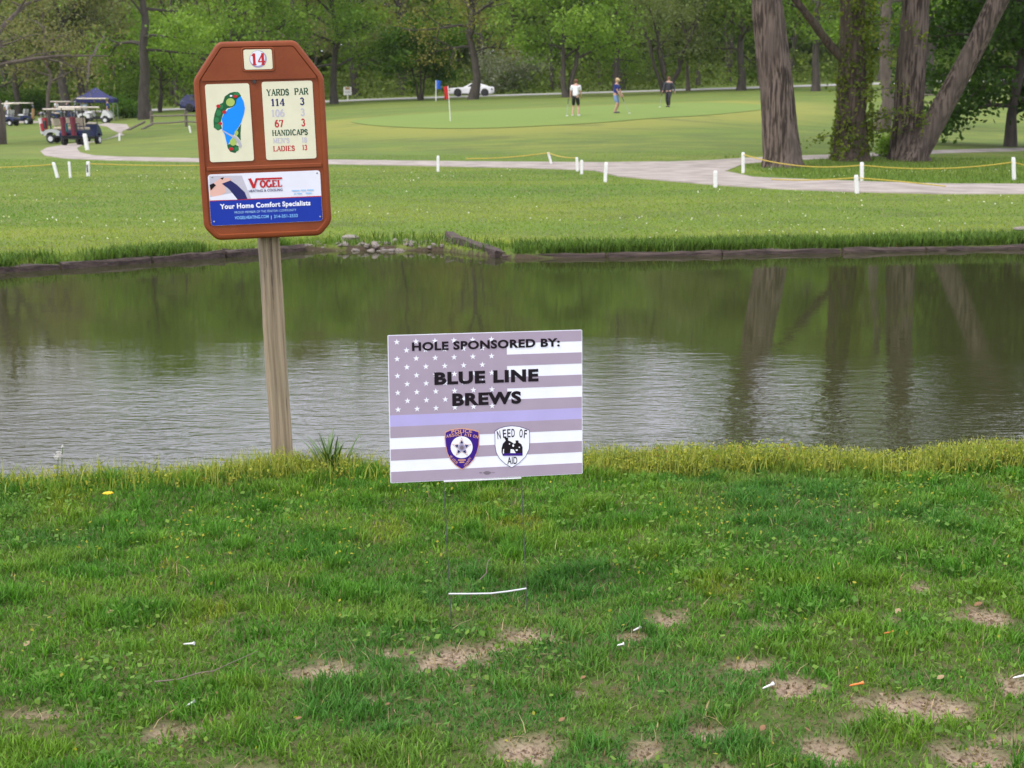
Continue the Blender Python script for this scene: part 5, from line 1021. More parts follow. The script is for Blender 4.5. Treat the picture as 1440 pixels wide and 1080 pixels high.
band('blue_band', z0 + .0006, zd, 'ink_blue', 1, x0 + .0006, x1 - .0006, .011); band('red_line', zd - .0004, zd + .0035, 'ink_red', 2, x0 + .0006, x1 - .0006)
S.poly('photo_backdrop', [[(206, 222), (480, 222), (560, 420), (212, 432)]], 'ink_faint', 1, sp_, zoom=Z2); S.poly('photo_sleeve', [[(312, 290), (385, 262), (440, 300), (505, 362), (528, 418), (445, 424), (372, 335)]], 'ink_navy', 3, sp_, zoom=Z2)
S.poly('photo_skin', [[(300, 245), (380, 240), (396, 278), (330, 297), (350, 360), (300, 390), (240, 402), (212, 385), (208, 325), (255, 275)]], 'ink_skin', 2, sp_, zoom=Z2); S.poly('photo_hair', [[(208, 300), (240, 285), (262, 302), (218, 348)], [(298, 242), (330, 236), (316, 258)]], 'ink_black', 4, sp_, zoom=Z2); S.poly('photo_shirt', [[(212, 404), (300, 388), (400, 368), (444, 424), (215, 431)]], 'ink_plate', 3, sp_, zoom=Z2)
S.text('V', 349.8, 264.4, 364.2, 13.0, 'ink_red', 5, sp_, True, thick=.24, thin=.16); S.text('OGEL', 365.5, 263.4, 397, 9.2, 'ink_red', 5, sp_, True, thick=.24, thin=.14); S.poly('logo_bar', [[(600, 243), (820, 236), (822, 250), (602, 259)]], 'ink_red', 5, sp_, zoom=Z2)
S.text('HEATING & COOLING', 350, 270.4, 397.5, 3.4, 'ink_navy', 5, sp_, bold=.02)
S.poly('caption_lines', [[(a, y - 5), (b, y - 6), (b, y + 5), (a, y + 6)] for a, b, y in [(902, 966, 348), (978, 1022, 345), (1032, 1086, 342), (920, 940, 374), (948, 988, 372), (1020, 1070, 369)]], 'ink_sky', 5, sp_, zoom=Z2)
S.text('Your Home Comfort Specialists', 309.6, 294.2, 437.0, 7.2, 'ink_white', 5, sp_, bold=.035); S.text('PROUD MEMBER OF THE FENTON COMMUNITY', 330, 300.4, 416.9, 3.1, 'ink_sky', 5, sp_); S.text('VOGELHEATING.COM', 330.2, 308.6, 378, 4.4, 'ink_lightblue', 5, sp_, bold=.02); S.text('314-351-2533', 385.4, 306.6, 418.8, 4.4, 'ink_lightblue', 5, sp_, bold=.02); S.poly('separator', [[(381, 303), (381.8, 303), (382, 308.6), (381.2, 308.6)]], 'ink_sky', 5, sp_)
for a, b in ((298.5, 249), (445.8, 243.2), (301.2, 311.8), (450.3, 304.8)):
    x, z = S.loc(a, b); mb = MB(); mb.ell((x, FR - .004, z), (.0042, .0022, .0042), 10, 6); mb.build('screw', M['metal'], tee, True)
x, z = S.loc(357.6, 114.8); mb = MB(); mb.tube([(x, FR - .002, z), (x, FR - .0085, z)], .0075, 12); mb.build('bolt', M['black'], tee, True)
# post: squared timber with eased edges, twisted a little against the board
Rp = Matrix.Rotation(math.radians(8), 3, 'Z'); mb = MB(); rg = []; a = .0435; e = .006
rng = np.random.default_rng(8)
for i in range(41):
    zz = -.35 + (hh + .55) * i / 40; wv = .0012 * math.sin(zz * 9); r = []
    for x, y in ((-a, -a + e), (-a + e, -a), (a - e, -a), (a, -a + e), (a, a - e), (a - e, a), (-a + e, a), (-a, a - e)): q = Rp @ Vector((x + rng.normal() * .0005 + wv, y + rng.normal() * .0005, 0)); r.append((q.x, q.y + .079, zz))
    rg.append(r)
mb.loft(rg); mb.build('post', M['post'], tee, True)

# =================================================================== sponsor yard sign on a wire stake
Ry = Matrix.Rotation(.2095, 3, 'Z') @ Matrix.Rotation(-.0597, 3, 'X') @ Matrix.Rotation(.0036, 3, 'Y'); pc = Vector((-.0776, 4.3213, .6556)); zg = H(-.07, 4.28); hy = (pc.z - zg) / (Ry @ Vector((0, 0, 1))).z
yard = empty('yard_sign', pc - Ry @ Vector((0, 0, hy)), 0, 'white and mauve flag striped sponsor sign on a thin wire stake', 'sign'); yard.rotation_euler = Ry.to_euler(); bpy.context.view_layer.update()
PW, PH = .305, .2285; mb = MB(); mb.prism(rrect(-PW, hy - PH, PW, hy + PH, .003, 3), -.002, .002); pan = mb.build('panel', M['ink_white'], yard)
Yd = Sheet(yard, -.0021); Zy = (530, 450, 4.5); K = .61 / 1227
def yb(u0, u1, v0, v1): return [(-PW + u0 * .61, hy + PH - v0 * .457), (-PW + u1 * .61, hy + PH - v0 * .457), (-PW + u1 * .61, hy + PH - v1 * .457), (-PW + u0 * .61, hy + PH - v1 * .457)]
s13 = 1 / 13; ed = .003
for i in (0, 2, 4, 6): Yd.poly('mauve_stripe', [yb(.605, 1 - ed, i * s13 + (ed if i == 0 else 0), (i + 1) * s13)], 'ink_mauve', 1, pan, px=False)
for i in (8, 10, 12): Yd.poly('mauve_stripe', [yb(ed, 1 - ed, i * s13, (i + 1) * s13 - (ed if i == 12 else 0))], 'ink_mauve', 1, pan, px=False)
Yd.poly('lilac_stripe', [yb(ed, 1 - ed, 7 * s13, 8 * s13)], 'ink_lilac', 1, pan, px=False); Yd.poly('canton', [yb(ed, .605, ed, 7 * s13)], 'ink_mauve', 1, pan, px=False)
stars = []
for r in range(9):
    for c in range(6 if r % 2 == 0 else 5):
        x = -PW + (55 + (0 if r % 2 == 0 else 59) + c * 118) * K; z = hy + PH - (43 + r * 52.2) * K; R1 = 20 * K
        stars.append([(x + (R1 if k % 2 == 0 else R1 * .40) * math.sin(k * math.pi / 5), z + (R1 if k % 2 == 0 else R1 * .40) * math.cos(k * math.pi / 5)) for k in range(10)])
Yd.poly('star_field', stars, 'ink_white', 2, pan, px=False)
fz = lambda x, y: (530 + x / 4.5, 450 + y / 4.5)
def ytext(t, x0, base, x1, cap, m='ink_black', layer=4, bold=.04, **k): a = fz(x0, base); return Yd.text(t, a[0], a[1], fz(x1, base)[0], cap / 4.5, m, layer, pan, bold=bold, **k)
ytext('HOLE SPONSORED BY:', 222, 196, 1157, 54); ytext('BLUE LINE', 364, 411, 1022, 80, bold=.05); ytext('BREWS', 477, 545, 913, 80, bold=.05)
Z4 = (610, 590, 9.6); S1 = [(150, 165), (210, 138), (290, 122), (375, 115), (460, 120), (540, 138), (612, 160), (618, 250), (610, 350), (585, 450), (540, 540), (470, 620), (380, 678), (290, 620), (220, 540), (175, 450), (155, 350), (145, 250)]
def shrink(P_, k, c): return [(c[0] + (x - c[0]) * k, c[1] + (y - c[1]) * k) for x, y in P_]
b1 = Yd.poly('police_badge', [S1], 'ink_gold', 3, pan, zoom=Z4); Yd.poly('badge_field', [shrink(S1, .955, (378, 380))], 'ink_purple', 4, b1, zoom=Z4); Yd.poly('badge_disc', [arc(375, 372, 148, 148, 0, 350, 32)], 'ink_white', 5, b1, zoom=Z4)
st = lambda R1, R2, cx, cy: [(cx + (R1 if k % 2 == 0 else R2) * math.sin(k * math.pi / 5), cy - (R1 if k % 2 == 0 else R2) * math.cos(k * math.pi / 5)) for k in range(10)]
Yd.poly('star_outline', [st(138, 60, 375, 375)], 'ink_gold', 6, b1, zoom=Z4); Yd.poly('star_face', [st(124, 53, 375, 375)], 'ink_white', 7, b1, zoom=Z4); Yd.poly('star_panels', [shrink(q, .8, (np.mean([a for a, b in q]), np.mean([b for a, b in q]))) for q in [[(375 + 110 * math.sin(k * 1.2566), 375 - 110 * math.cos(k * 1.2566)), (375 + 58 * math.sin(k * 1.2566 + .55), 375 - 58 * math.cos(k * 1.2566 + .55)), (375 + 58 * math.sin(k * 1.2566 - .55), 375 - 58 * math.cos(k * 1.2566 - .55))] for k in range(5)]], 'ink_navy', 8, b1, zoom=Z4)
Yd.poly('star_ring', [arc(375, 375, 50, 50, 0, 350, 20)], 'ink_ball', 9, b1, zoom=Z4); Yd.poly('star_seal', [arc(375, 375, 26, 30, 0, 350, 14)], 'ink_grey', 10, b1, zoom=Z4)
f4 = lambda x, y: (610 + x / 9.6, 590 + y / 9.6)
def t4(t, x0, base, x1, cap, m, layer, par, bold=.02, rot=0.0): a = f4(x0, base); return Yd.text(t, a[0], a[1], f4(x1, base)[0], cap / 9.6, m, layer, par, bold=bold, rot=rot)
t4('POLICE', 238, 186, 515, 46, 'ink_gold', 5, b1)
cx_ = 375
for k, ch in enumerate('ASSOCIATION'):
    x = 170 + k * 38.5 + (8 if k > 5 else 0); dy = ((x + 18 - 378) / 210) ** 2 * 30; t4(ch, x, 222 + dy, x + (34 if ch != 'I' else 12), 40, 'ink_gold', 6, b1, rot=-(x + 18 - 378) / 210 * .22)
t4('ST. LOUIS', 205, 505, 345, 34, 'ink_gold', 5, b1, rot=-.80); t4('COUNTY', 428, 640, 570, 34, 'ink_gold', 5, b1, rot=.92)
Yd.poly('badge_small_lines', [[(325, 538), (430, 536), (430, 552), (325, 554)], [(345, 566), (410, 565), (410, 582), (345, 583)]], 'ink_gold', 5, b1, zoom=Z4)
S2 = [(820, 155), (880, 115), (960, 90), (1050, 80), (1150, 90), (1230, 115), (1292, 140), (1296, 300), (1288, 400), (1240, 500), (1150, 590), (1052, 652), (960, 598), (880, 522), (838, 440), (824, 350)]
b2 = Yd.poly('aid_shield', [S2], 'ink_navy', 3, pan, zoom=Z4); Yd.poly('shield_field', [shrink(S2, .972, (1058, 360))], 'ink_white', 4, b2, zoom=Z4)
for ch, x, y, r in [('N', 862, 264, .12), ('E', 935, 247, .06), ('E', 992, 240, .02), ('D', 1048, 237, 0), ('O', 1152, 240, -.05), ('F', 1212, 248, -.09)]: t4(ch, x, y, x + (44 if ch != 'F' else 38), 112, 'ink_black', 5, b2, .015, r)
t4('AID', 992, 604, 1126, 98, 'ink_black', 5, b2, .015)
Yd.poly('helpers', [[(930, 486), (912, 440), (914, 385), (930, 325), (968, 285), (962, 262), (950, 252), (972, 240), (1000, 244), (1004, 256), (1000, 278), (1040, 296), (1080, 325), (1100, 318), (1106, 300), (1098, 284), (1120, 278), (1142, 282), (1140, 306), (1178, 330), (1196, 372), (1196, 478), (1185, 486)]], 'ink_black', 6, b2, zoom=Z4)
Yd.poly('helper_gaps', [[(1030, 450), (1036, 396), (1076, 402), (1104, 450)], arc(1070, 350, 13, 18, 0, 330, 10), arc(1117, 410, 15, 11, 0, 330, 10), arc(1020, 327, 9, 9, 0, 330, 8), arc(1152, 373, 9, 9, 0, 330, 8), [(928, 460), (934, 398), (946, 396), (944, 462)]], 'ink_white', 7, b2, zoom=Z4); Yd.poly('helper_base', [[(926, 456), (1194, 450), (1196, 482), (930, 488)]], 'ink_purple', 8, b2, zoom=Z4)
Yd.poly('printer_mark', [[(660, 716), (700, 696), (740, 696), (778, 712), (740, 740), (700, 742)], [(612, 712), (636, 708), (658, 714), (636, 722), (614, 722)], [(780, 710), (824, 710), (824, 716), (780, 716)]], 'ink_grey', 3, pan, zoom=Z4)
M['wire'] = mat('grey_wire', (.10, .105, .10), .45, (.14, .14, .14), 30, metal=.6); M['wire_white'] = mat('bright_wire', (.66, .67, .68), .35, (.58, .59, .6), 30)
Yd.y = .004
def w3(px, py, y=.004): Yd.y = y; a = Yd.loc(px, py); return (a[0], y, a[1])
for (a, b), (c, d) in (((623.5, 672), (633, 845)), ((733, 668), (740.5, 842))):
    p, q = Vector(w3(a, b)), Vector(w3(c, d)); mb = MB(); mb.tube([p + (p - q).normalized() * .12, p, p.lerp(q, .5), q, q + (q - p).normalized() * .10], .0015, 8); mb.build('leg', M['wire'], yard, True)
mb = MB(); mb.tube([w3(631, 835, -.001), w3(660, 835, -.003), w3(690, 834.5, -.003), w3(715, 831.5, -.002), w3(740, 827.5, -.001)], .0026, 8); mb.build('crossbar', M['wire_white'], yard, True)
mb = MB(); mb.tube([w3(624, 677.2, -.004), w3(733, 672.3, -.004)], .0026, 8); mb.build('crossbar', M['wire_white'], yard, True)
# =================================================================== grass
def blades(x, y, h, w_, rng, cols, lean=.55, zoff=0.0, tris=3):
    n = len(x); z = Hv(x, y) - .004 + zoff; a = rng.random(n) * 6.283; la = a + rng.normal(size=n) * .5 + 1.57; ln = h * lean * (.25 + rng.random(n))
    bx, by = np.cos(a) * w_ / 2, np.sin(a) * w_ / 2; dx, dy = np.cos(la) * ln, np.sin(la) * ln; zt = h * np.sqrt(np.clip(1 - (ln / h) ** 2 * .55, .15, 1))
    if tris == 1:
        V_ = np.stack([np.stack([x - bx, y - by, z], 1), np.stack([x + bx, y + by, z], 1), np.stack([x + dx, y + dy, z + zt], 1)], 1).reshape(-1, 3); F_ = np.arange(n * 3).reshape(-1, 3); C = np.repeat(cols, 3, 0)
    else:
        mx_, my_ = x + dx * .35, y + dy * .35; mz = z + zt * .62
        V_ = np.stack([np.stack([x - bx, y - by, z], 1), np.stack([x + bx, y + by, z], 1), np.stack([mx_ + bx * .8, my_ + by * .8, mz], 1), np.stack([mx_ - bx * .8, my_ - by * .8, mz], 1), np.stack([x + dx, y + dy, z + zt], 1)], 1).reshape(-1, 3)
        i = np.arange(n)[:, None] * 5; F_ = np.concatenate([i + np.array([[0, 1, 2]]), i + np.array([[0, 2, 3]]), i + np.array([[3, 2, 4]])], 0); C = np.repeat(cols, 5, 0)
    return V_, F_, C
rng = np.random.default_rng(1001)
N0 = 430000; x = (rng.random(N0) - .5) * 6.2; y = 2.95 + (rng.random(N0)) * 3.85
keep = (np.abs(x) < y * .385 + .35) & (y < bank_near(x) + .16)
x, y = x[keep], y[keep]
sm_ = soil_mask(x, y); cl = fbm(x * 9, y * 9, 61); wear = sstep(5.2, 3.4, y + .25 * x * 0) * .32 * sstep(.35, .6, fbm(x * 2.2, y * 2.2, 62))
keep = rng.random(len(x)) > np.clip(sm_ * 1.25 - .05 + .35 * sstep(.40, .28, cl) + wear * sstep(.62, .40, cl), 0, 1) ; x, y, cl = x[keep], y[keep], cl[keep]; sm_ = sm_[keep]
big = fbm(x * 1.4, y * 1.4, 63); tuft = fbm(x * 8, y * 9, 64)
h = (.013 + .019 * rng.random(len(x)) + .032 * sstep(.50, .70, tuft)) * np.interp(y, [3.2, 4.6], [.82, 1.0]); h *= (1 - .45 * sm_); edge = sstep(.55, .05, bank_near(x) - y); h *= 1 + .45 * edge
c1 = np.array([.053, .160, .016]); c2 = np.array([.112, .272, .034]); c3 = np.array([.240, .325, .038]); c4 = np.array([.064, .180, .042]); c5 = np.array([.33, .26, .12])
t = sstep(.3, .7, cl * .6 + rng.random(len(x)) * .4)[:, None]; C = c1 * (1 - t) + c2 * t
bl = sstep(.5, .66, fbm(x * .9 + 4, y * .9, 65))[:, None] * .6; C = C * (1 - bl) + c4 * bl
yl = sstep(.52, .78, fbm(x * 4.1, y * 5.1, 66) + .16 * rng.random(len(x)) + .05 * edge)[:, None] * .34; C = C * (1 - yl) + c3 * yl
for a, b, rp in [(545, 740, 34), (235, 797, 30), (700, 720, 55), (1420, 705, 30), (745, 728, 25), (1080, 655, 40), (960, 650, 60), (300, 860, 30), (740, 740, 24), (1010, 840, 40), (100, 700, 40)]:
    q = at_z(a, b, 0); r_ = rp / FPX * q[1]; g = np.exp(-(((x - q[0]) / r_) ** 2 + ((y - q[1]) / (r_ * 2.2)) ** 2))[:, None]; g = np.clip(g * (.1 + rng.random((len(x), 1)) * .8), 0, 1) * (fbm(x * 14, y * 14, 67)[:, None] > .45); C = C * (1 - g) + np.array([.26, .27, .035]) * g
dry = (rng.random(len(x)) < .010 + .06 * (sm_ > .2))[:, None]; C = np.where(dry, c5 * (.6 + .6 * rng.random((len(x), 1))), C); C = C * (.60 + .80 * rng.random((len(x), 1)))
V_, F_, Cc = blades(x, y, h, .0026 + .0036 * rng.random(len(x)) ** 2, rng, C, lean=.85)
tag(link('near_grass', np_mesh('near_grass', V_, F_, Cc), M['grass']), 'short worn green grass on the near bank', 'grass', kind='stuff')
# crumbs of soil, dead thatch and small broad leaves among the blades
n = 60000; x = (rng.random(n) - .5) * 4.6; y = 3.05 + rng.random(n) * 2.4; k = soil_mask(x, y) > .25 + .5 * rng.random(n); x, y = x[k][:9000], y[k][:9000]
V_, F_ = quads_at(np.stack([x, y, Hv(x, y) + .002], 1), .006 + .010 * rng.random(len(x)) ** 3, rng, .2, .9); tag(link('soil_crumbs', np_mesh('soil_crumbs', V_, F_, leaf_colors(len(x), (.16, .11, .08), (.40, .31, .23), rng, .35)), M['leaf']), 'crumbs of dry soil on the bare patches', 'soil', kind='stuff')
n = 30000; x = (rng.random(n) - .5) * 4.8; y = 3.05 + rng.random(n) * 3.0; k = rng.random(n) < .03 + .4 * soil_mask(x, y); x, y = x[k], y[k]; C = np.tile(np.array([[.38, .30, .17]]), (len(x), 1)) * (.5 + .7 * rng.random((len(x), 1)))
V_, F_, Cc = blades(x, y, .035 + .03 * rng.random(len(x)), .0028 * np.ones(len(x)), rng, C, lean=1.3); tag(link('dead_thatch', np_mesh('dead_thatch', V_, F_, Cc), M['grass']), 'dry straw coloured thatch lying in the near grass', 'grass', kind='stuff')
n = 16000; x = (rng.random(n) - .5) * 5; y = 3.0 + rng.random(n) * 3.2; k = (rng.random(n) < sstep(.50, .66, fbm(x * 3.3 + 9, y * 3.3, 68)) * .8 + .03) & (y < bank_near(x)) & (soil_mask(x, y) < .5); x, y = x[k], y[k]
V_, F_ = quads_at(np.stack([x, y, Hv(x, y) + .016 + .018 * rng.random(len(x))], 1), .012 + .012 * rng.random(len(x)), rng, 2.0, .75); tag(link('clover_leaves', np_mesh('clover_leaves', V_, F_, leaf_colors(len(x), (.085, .19, .03), (.17, .27, .045), rng)), M['grass']), 'small broad clover and weed leaves in the near turf', 'weeds', kind='stuff')
# surrounding turf a step to either side
n = 60000; x = (rng.random(n) - .5) * 16; y = 1.6 + rng.random(n) * 6; k = ~((np.abs(x) < y * .385 + .35) & (y > 2.95)) & (y < bank_near(x) + .1); x, y = x[k], y[k]; C = np.tile(np.array([[.065, .135, .022]]), (len(x), 1)) * (.6 + .8 * rng.random((len(x), 1)))
V_, F_, Cc = blades(x, y, .04 + .05 * rng.random(len(x)), .007 * np.ones(len(x)), rng, C, tris=1); tag(link('side_grass', np_mesh('side_grass', V_, F_, Cc), M['grass']), 'short green grass of the near bank outside the picture', 'grass', kind='stuff')
# yellow-green weeds on the lip of the near bank
P = []; SZ = []; CC = []; st = MB()
for k in range(8200):
    px = rng.random(); x = -2.6 + 5.3 * rng.random(); 
    dens = .10 + .9 * sstep(.25, .75, x) ; dens = max(dens, .5 * math.exp(-((x + .95) / .3) ** 2))
    if rng.random() > dens * (.45 + .9 * fbm(np.array([x * 2.5]), np.array([1.0]), 71)[0]): continue
    y = float(bank_near(np.array([x]))[0]) - .28 * rng.random() ** 1.4 + .16 * rng.random(); z = H(x, y); hh_ = (.04 + .08 * rng.random() ** 1.5) * (1 if x > .2 else .75); lx, ly = rng.normal() * .02, rng.normal() * .02
    st.tube([(x, y, z - .01), (x + lx * .5, y + ly * .5, z + hh_ * .6), (x + lx, y + ly, z + hh_)], [.0016, .0012, .0006], 3, False); q = rng.random(); col = np.array([.42, .40, .07]) * q + np.array([.20, .27, .045]) * (1 - q)
    if rng.random() < .05: col = np.array([.30, .20, .06])
    for j in range(10): t = .25 + .75 * rng.random(); P.append((x + lx * t + rng.normal() * .009, y + ly * t + rng.normal() * .009, z + hh_ * t + rng.normal() * .005)); SZ.append(.009 + .008 * rng.random()); CC.append(col * (.75 + .5 * rng.random()))
P = np.array(P); V_, F_ = quads_at(P, np.array(SZ), rng, .6); weeds = empty('bank_weeds'); tag(weeds, 'yellow green flowering weeds along the lip of the near bank', 'weeds', kind='stuff')
link('leaves', np_mesh('leaves', V_, F_, np.repeat(np.array(CC), 4, 0)), M['leaf'], weeds)['kind'] = 'stuff'; M['stem'] = mat('green_stem', (.10, .16, .03), .7, (.08, .13, .025), 9); st.build('stems', M['stem'], weeds)['kind'] = 'stuff'
n = 26000; x = -2.7 + 5.4 * rng.random(n); y = bank_near(x) - .30 * rng.random(n) ** 1.3 + .15 * rng.random(n); k = rng.random(n) < .15 + .85 * sstep(.1, .7, x) + .4 * np.exp(-((x + .95) / .3) ** 2); x, y = x[k], y[k]; q = rng.random((len(x), 1)); C = np.array([.40, .39, .08]) * q + np.array([.19, .27, .045]) * (1 - q)
V_, F_, Cc = blades(x, y, .04 + .10 * rng.random(len(x)) ** 1.4 * (.4 + fbm(x * 6, y * 3, 73)), .003 + .002 * rng.random(len(x)), rng, C, lean=.6); link('fine_blades', np_mesh('fine_blades', V_, F_, Cc), M['grass'], weeds)['kind'] = 'stuff'
# tiny yellow-green weeds scattered through the turf
n = 5200; x = (rng.random(n) - .5) * 5; y = 3.1 + rng.random(n) * 3.3; pr = sstep(.52, .68, fbm(x * 2.6, y * 2.6, 81)) * sstep(4.0, 5.6, y) + .06; k = (rng.random(n) < pr) & (y < bank_near(x)); x, y = x[k], y[k]; z = Hv(x, y) + .035 + .03 * rng.random(len(x))
V_, F_ = quads_at(np.stack([x, y, z], 1), .013, rng, 1.2); tag(link('turf_weeds', np_mesh('turf_weeds', V_, F_, leaf_colors(len(x), (.28, .29, .04), (.40, .36, .05), rng)), M['leaf']), 'tiny yellow green weeds sprinkled through the near turf', 'weeds', kind='stuff')
# far lawn and the long grass on the far bank
n = 300000; u = rng.random(n); y = 18 + 32 * u ** 1.25; x = (rng.random(n) - .5) * (y * .84 + 3); k = y > bank_far(x) + .03; x, y = x[k], y[k]; d_ = y - bank_far(x)
def on_path(x, y):                                   # keep the blades off the pavement
    z = Hv(x, y); d = np.stack([x, y, z], 1) - EYE; f = d @ _F; px = 720 + FPX * x / f; py = 540 - FPX * (d @ _U) / f
    lo = np.interp(px, [-100, 57, 90, 150, 275, 465, 616, 740, 850, 930, 995, 1022, 1060, 1150, 1320, 1520], [206, 206, 204, 219, 222, 224, 226, 227, 228, 227, 223, 239, 249, 253, 258.5, 259]); hi = np.interp(px, [-100, 57, 63, 90, 150, 275, 465, 616, 740, 835, 870, 930, 1005, 1100, 1205, 1320, 1520], [200, 214, 220, 224, 226.5, 229, 232, 235, 237.5, 241, 249.5, 255, 261.5, 267.5, 271.5, 274, 274])
    up_lo = np.interp(px, [1000, 1045, 1090, 1170, 1330, 1520], [224, 221.5, 219.5, 216.5, 210, 205]); up_hi = np.interp(px, [1000, 1022, 1045, 1090, 1170, 1330, 1520], [237, 240, 232, 227.5, 224, 216.5, 211]); return ((py > lo) & (py < hi) & (px > 55)) | ((px > 1000) & (py > up_lo) & (py < up_hi))
k = ~on_path(x, y); x, y, d_ = x[k], y[k], d_[k]
f1 = fbm(x * .12, y * .35, 91); f2 = fbm(x * .8, y * 1.4, 92); t = np.clip(sstep(.36, .62, f1 * .7 + f2 * .3) * .8 + .45 * sstep(9, 3, d_) - .15, 0, 1)[:, None]; C = np.array([.115, .230, .024]) * (1 - t) + np.array([.255, .315, .042]) * t
gapd = (x > _fp[8, 0]) & (x < _fp[10, 0]) & (d_ < .9); d_ = np.where(gapd, 3.0, d_)
b = sstep(1.7, .3, d_)[:, None]; C = C * (1 - b * .75) + np.array([.085, .155, .030]) * b * .75; g = (rng.random(len(x)) < .05)[:, None]; C = np.where(g, np.array([.30, .25, .11]), C); C = C * (.70 + .6 * rng.random((len(x), 1)))
V_, F_, Cc = blades(x, y, (.020 + .020 * rng.random(len(x))) * (1 + 2.0 * b[:, 0]), .014 + .012 * rng.random(len(x)), rng, C, lean=.95, tris=1)
tag(link('far_lawn_grass', np_mesh('far_lawn_grass', V_, F_, Cc), M['grass']), 'mown yellow green lawn grass beyond the pond', 'grass', kind='stuff')
n = 60000; x = (rng.random(n) - .5) * 26; y = bank_far(x) + .05 + .85 * rng.random(n) ** 1.5; gap = (x > _fp[6, 0] - .1) & (x < _fp[10, 0] + .05) & (y < bank_far(x) + .85); k = (fbm(x * 1.2, y * 1.2, 95) > .36 + .1 * rng.random(n)) & ~(gap & (rng.random(n) < .93)); x, y = x[k], y[k]; C = np.array([.070, .140, .025]) * (1 - rng.random((len(x), 1))) + np.array([.115, .180, .035]) * rng.random((len(x), 1))
V_, F_, Cc = blades(x, y, .07 + .13 * rng.random(len(x)), .009 + .006 * rng.random(len(x)), rng, C, lean=.6); tag(link('far_bank_grass', np_mesh('far_bank_grass', V_, F_, Cc), M['grass']), 'longer dark green grass fringing the far pond edge', 'grass', kind='stuff')
# clover heads in the far lawn
n = 1100; y = 21 + 22 * rng.random(n); x = (rng.random(n) - .5) * y * .75; k = (fbm(x * .35, y * .5, 97) > .52) & ~on_path(x, y) & (y > bank_far(x) + .6); x, y = x[k], y[k]; P = np.stack([x, y, Hv(x, y) + .045], 1); V_, F_ = quads_at(P, .032, rng, .2, .9)
tag(link('clover_flowers', np_mesh('clover_flowers', V_, F_, leaf_colors(len(x), (.62, .62, .58), (.75, .74, .66), rng)), M['leaf']), 'white clover heads dotted over the far lawn', 'flowers', kind='stuff')
# grass at the foot of the great trunks
n = 26000; x = rng.random(n) * 16 + 7; y = 33 + rng.random(n) * 15; k = ~on_path(x, y); x, y = x[k], y[k]; C = np.tile(np.array([[.120, .190, .036]]), (len(x), 1)) * (.6 + .8 * rng.random((len(x), 1)))
V_, F_, Cc = blades(x, y, .06 + .12 * rng.random(len(x)) * fbm(x * .8, y * .8, 98), .02 * np.ones(len(x)), rng, C, tris=1); tag(link('island_grass', np_mesh('island_grass', V_, F_, Cc), M['grass']), 'longer grass on the island around the great trunks', 'grass', kind='stuff')

# =================================================================== small things on the near bank
def clump(lab, px, py, n_, L, seed):
    rng = np.random.default_rng(seed); x_ = (px - 720) / FPX * 6.38; y_ = float(bank_near(x_)) - .05; p = (x_, y_, H(x_, y_)); root = empty('grass_clump', p, 0, lab, 'plant'); x = np.zeros(n_); mbs = MB()
    for k in range(n_):
        a = rng.random() * 6.283; e = .75 + .6 * rng.random(); d = Vector((math.cos(a) * math.cos(e), math.sin(a) * math.cos(e), math.sin(e))); l_ = L * (.6 + .5 * rng.random()); s_ = Vector((-math.sin(a), math.cos(a), 0)); pt = Vector((rng.normal() * .02, rng.normal() * .02, -.01)); rg = []
        for j in range(6):
            t = j / 5; wd = .006 * (1 - t ** 2) + .0006; rg.append([pt - s_ * wd, pt + s_ * wd]); d = (d + Vector((0, 0, -.22 * t - .04))).normalized(); pt = pt + d * l_ / 5
        mbs.loft(rg, closed=False, caps=False)
    mbs.build('leaves', M['clump'], root, True)
M['clump'] = mat('lily_leaf', (.085, .155, .03), .5, (.06, .12, .022), 20)
clump('clump of long arching leaves right of the tee sign post', 470, 661, 60, .22, 1); clump('clump of darker long grass right of the sponsor sign on the bank lip', 1022, 662, 26, .11, 2); clump('small tuft of long grass left of the bank lip weeds', 935, 660, 20, .10, 3)
M['tee_white'] = mat('white_tee', (.75, .75, .74), .4, (.66, .66, .65), 20); M['tee_orange'] = mat('orange_tee', (.75, .20, .03), .45, (.62, .16, .03), 20)
def tee_peg(lab, px, py, rz, m, L=.038):
    p = ground(px, py); R_ = Matrix.Rotation(rz, 3, 'Z') @ Matrix.Rotation(math.radians(80), 3, 'Y'); mb_ = MB(); mb_.tube([R_ @ Vector((0, 0, z)) for z in (0, L * .15, L * .8, L * .92, L)], [.0012, .0026, .0028, .0052, .0056], 10); o = mb_.build('golf_tee', M[m], None, True); o.location = (p[0], p[1], p[2] + .014); tag(o, lab, 'golf tee', 'broken golf tees in the grass')
for a in [('white broken tee on a bare patch at the lower right', 1072, 975, .5, 'tee_white'), ('white broken tee at the right edge on bare soil', 1424, 960, .15, 'tee_white'), ('white tee bit in the grass at the lower left', 258, 912, -.3, 'tee_white'), ('white tee bit on the bare patch at the lower left', 262, 1000, .9, 'tee_white', .03), ('small white tee bit in the grass right of the wire stake', 890, 893, .6, 'tee_white', .03),
          ('orange broken tee at the left end of the large bare patch', 1194, 971, .1, 'tee_orange', .04), ('orange tee bit lying in grass above the large bare patch', 1242, 897, 0, 'tee_orange', .03), ('small white scrap in the grass below the sponsor sign', 868, 914, .2, 'tee_white', .02)]: tee_peg(*a)
M['dead_leaf'] = mat('dead_leaf', (.24, .13, .055), .8, (.15, .08, .035), 45); M['straw_dry'] = mat('dry_straw', (.32, .235, .12), .8, (.22, .15, .075), 45)
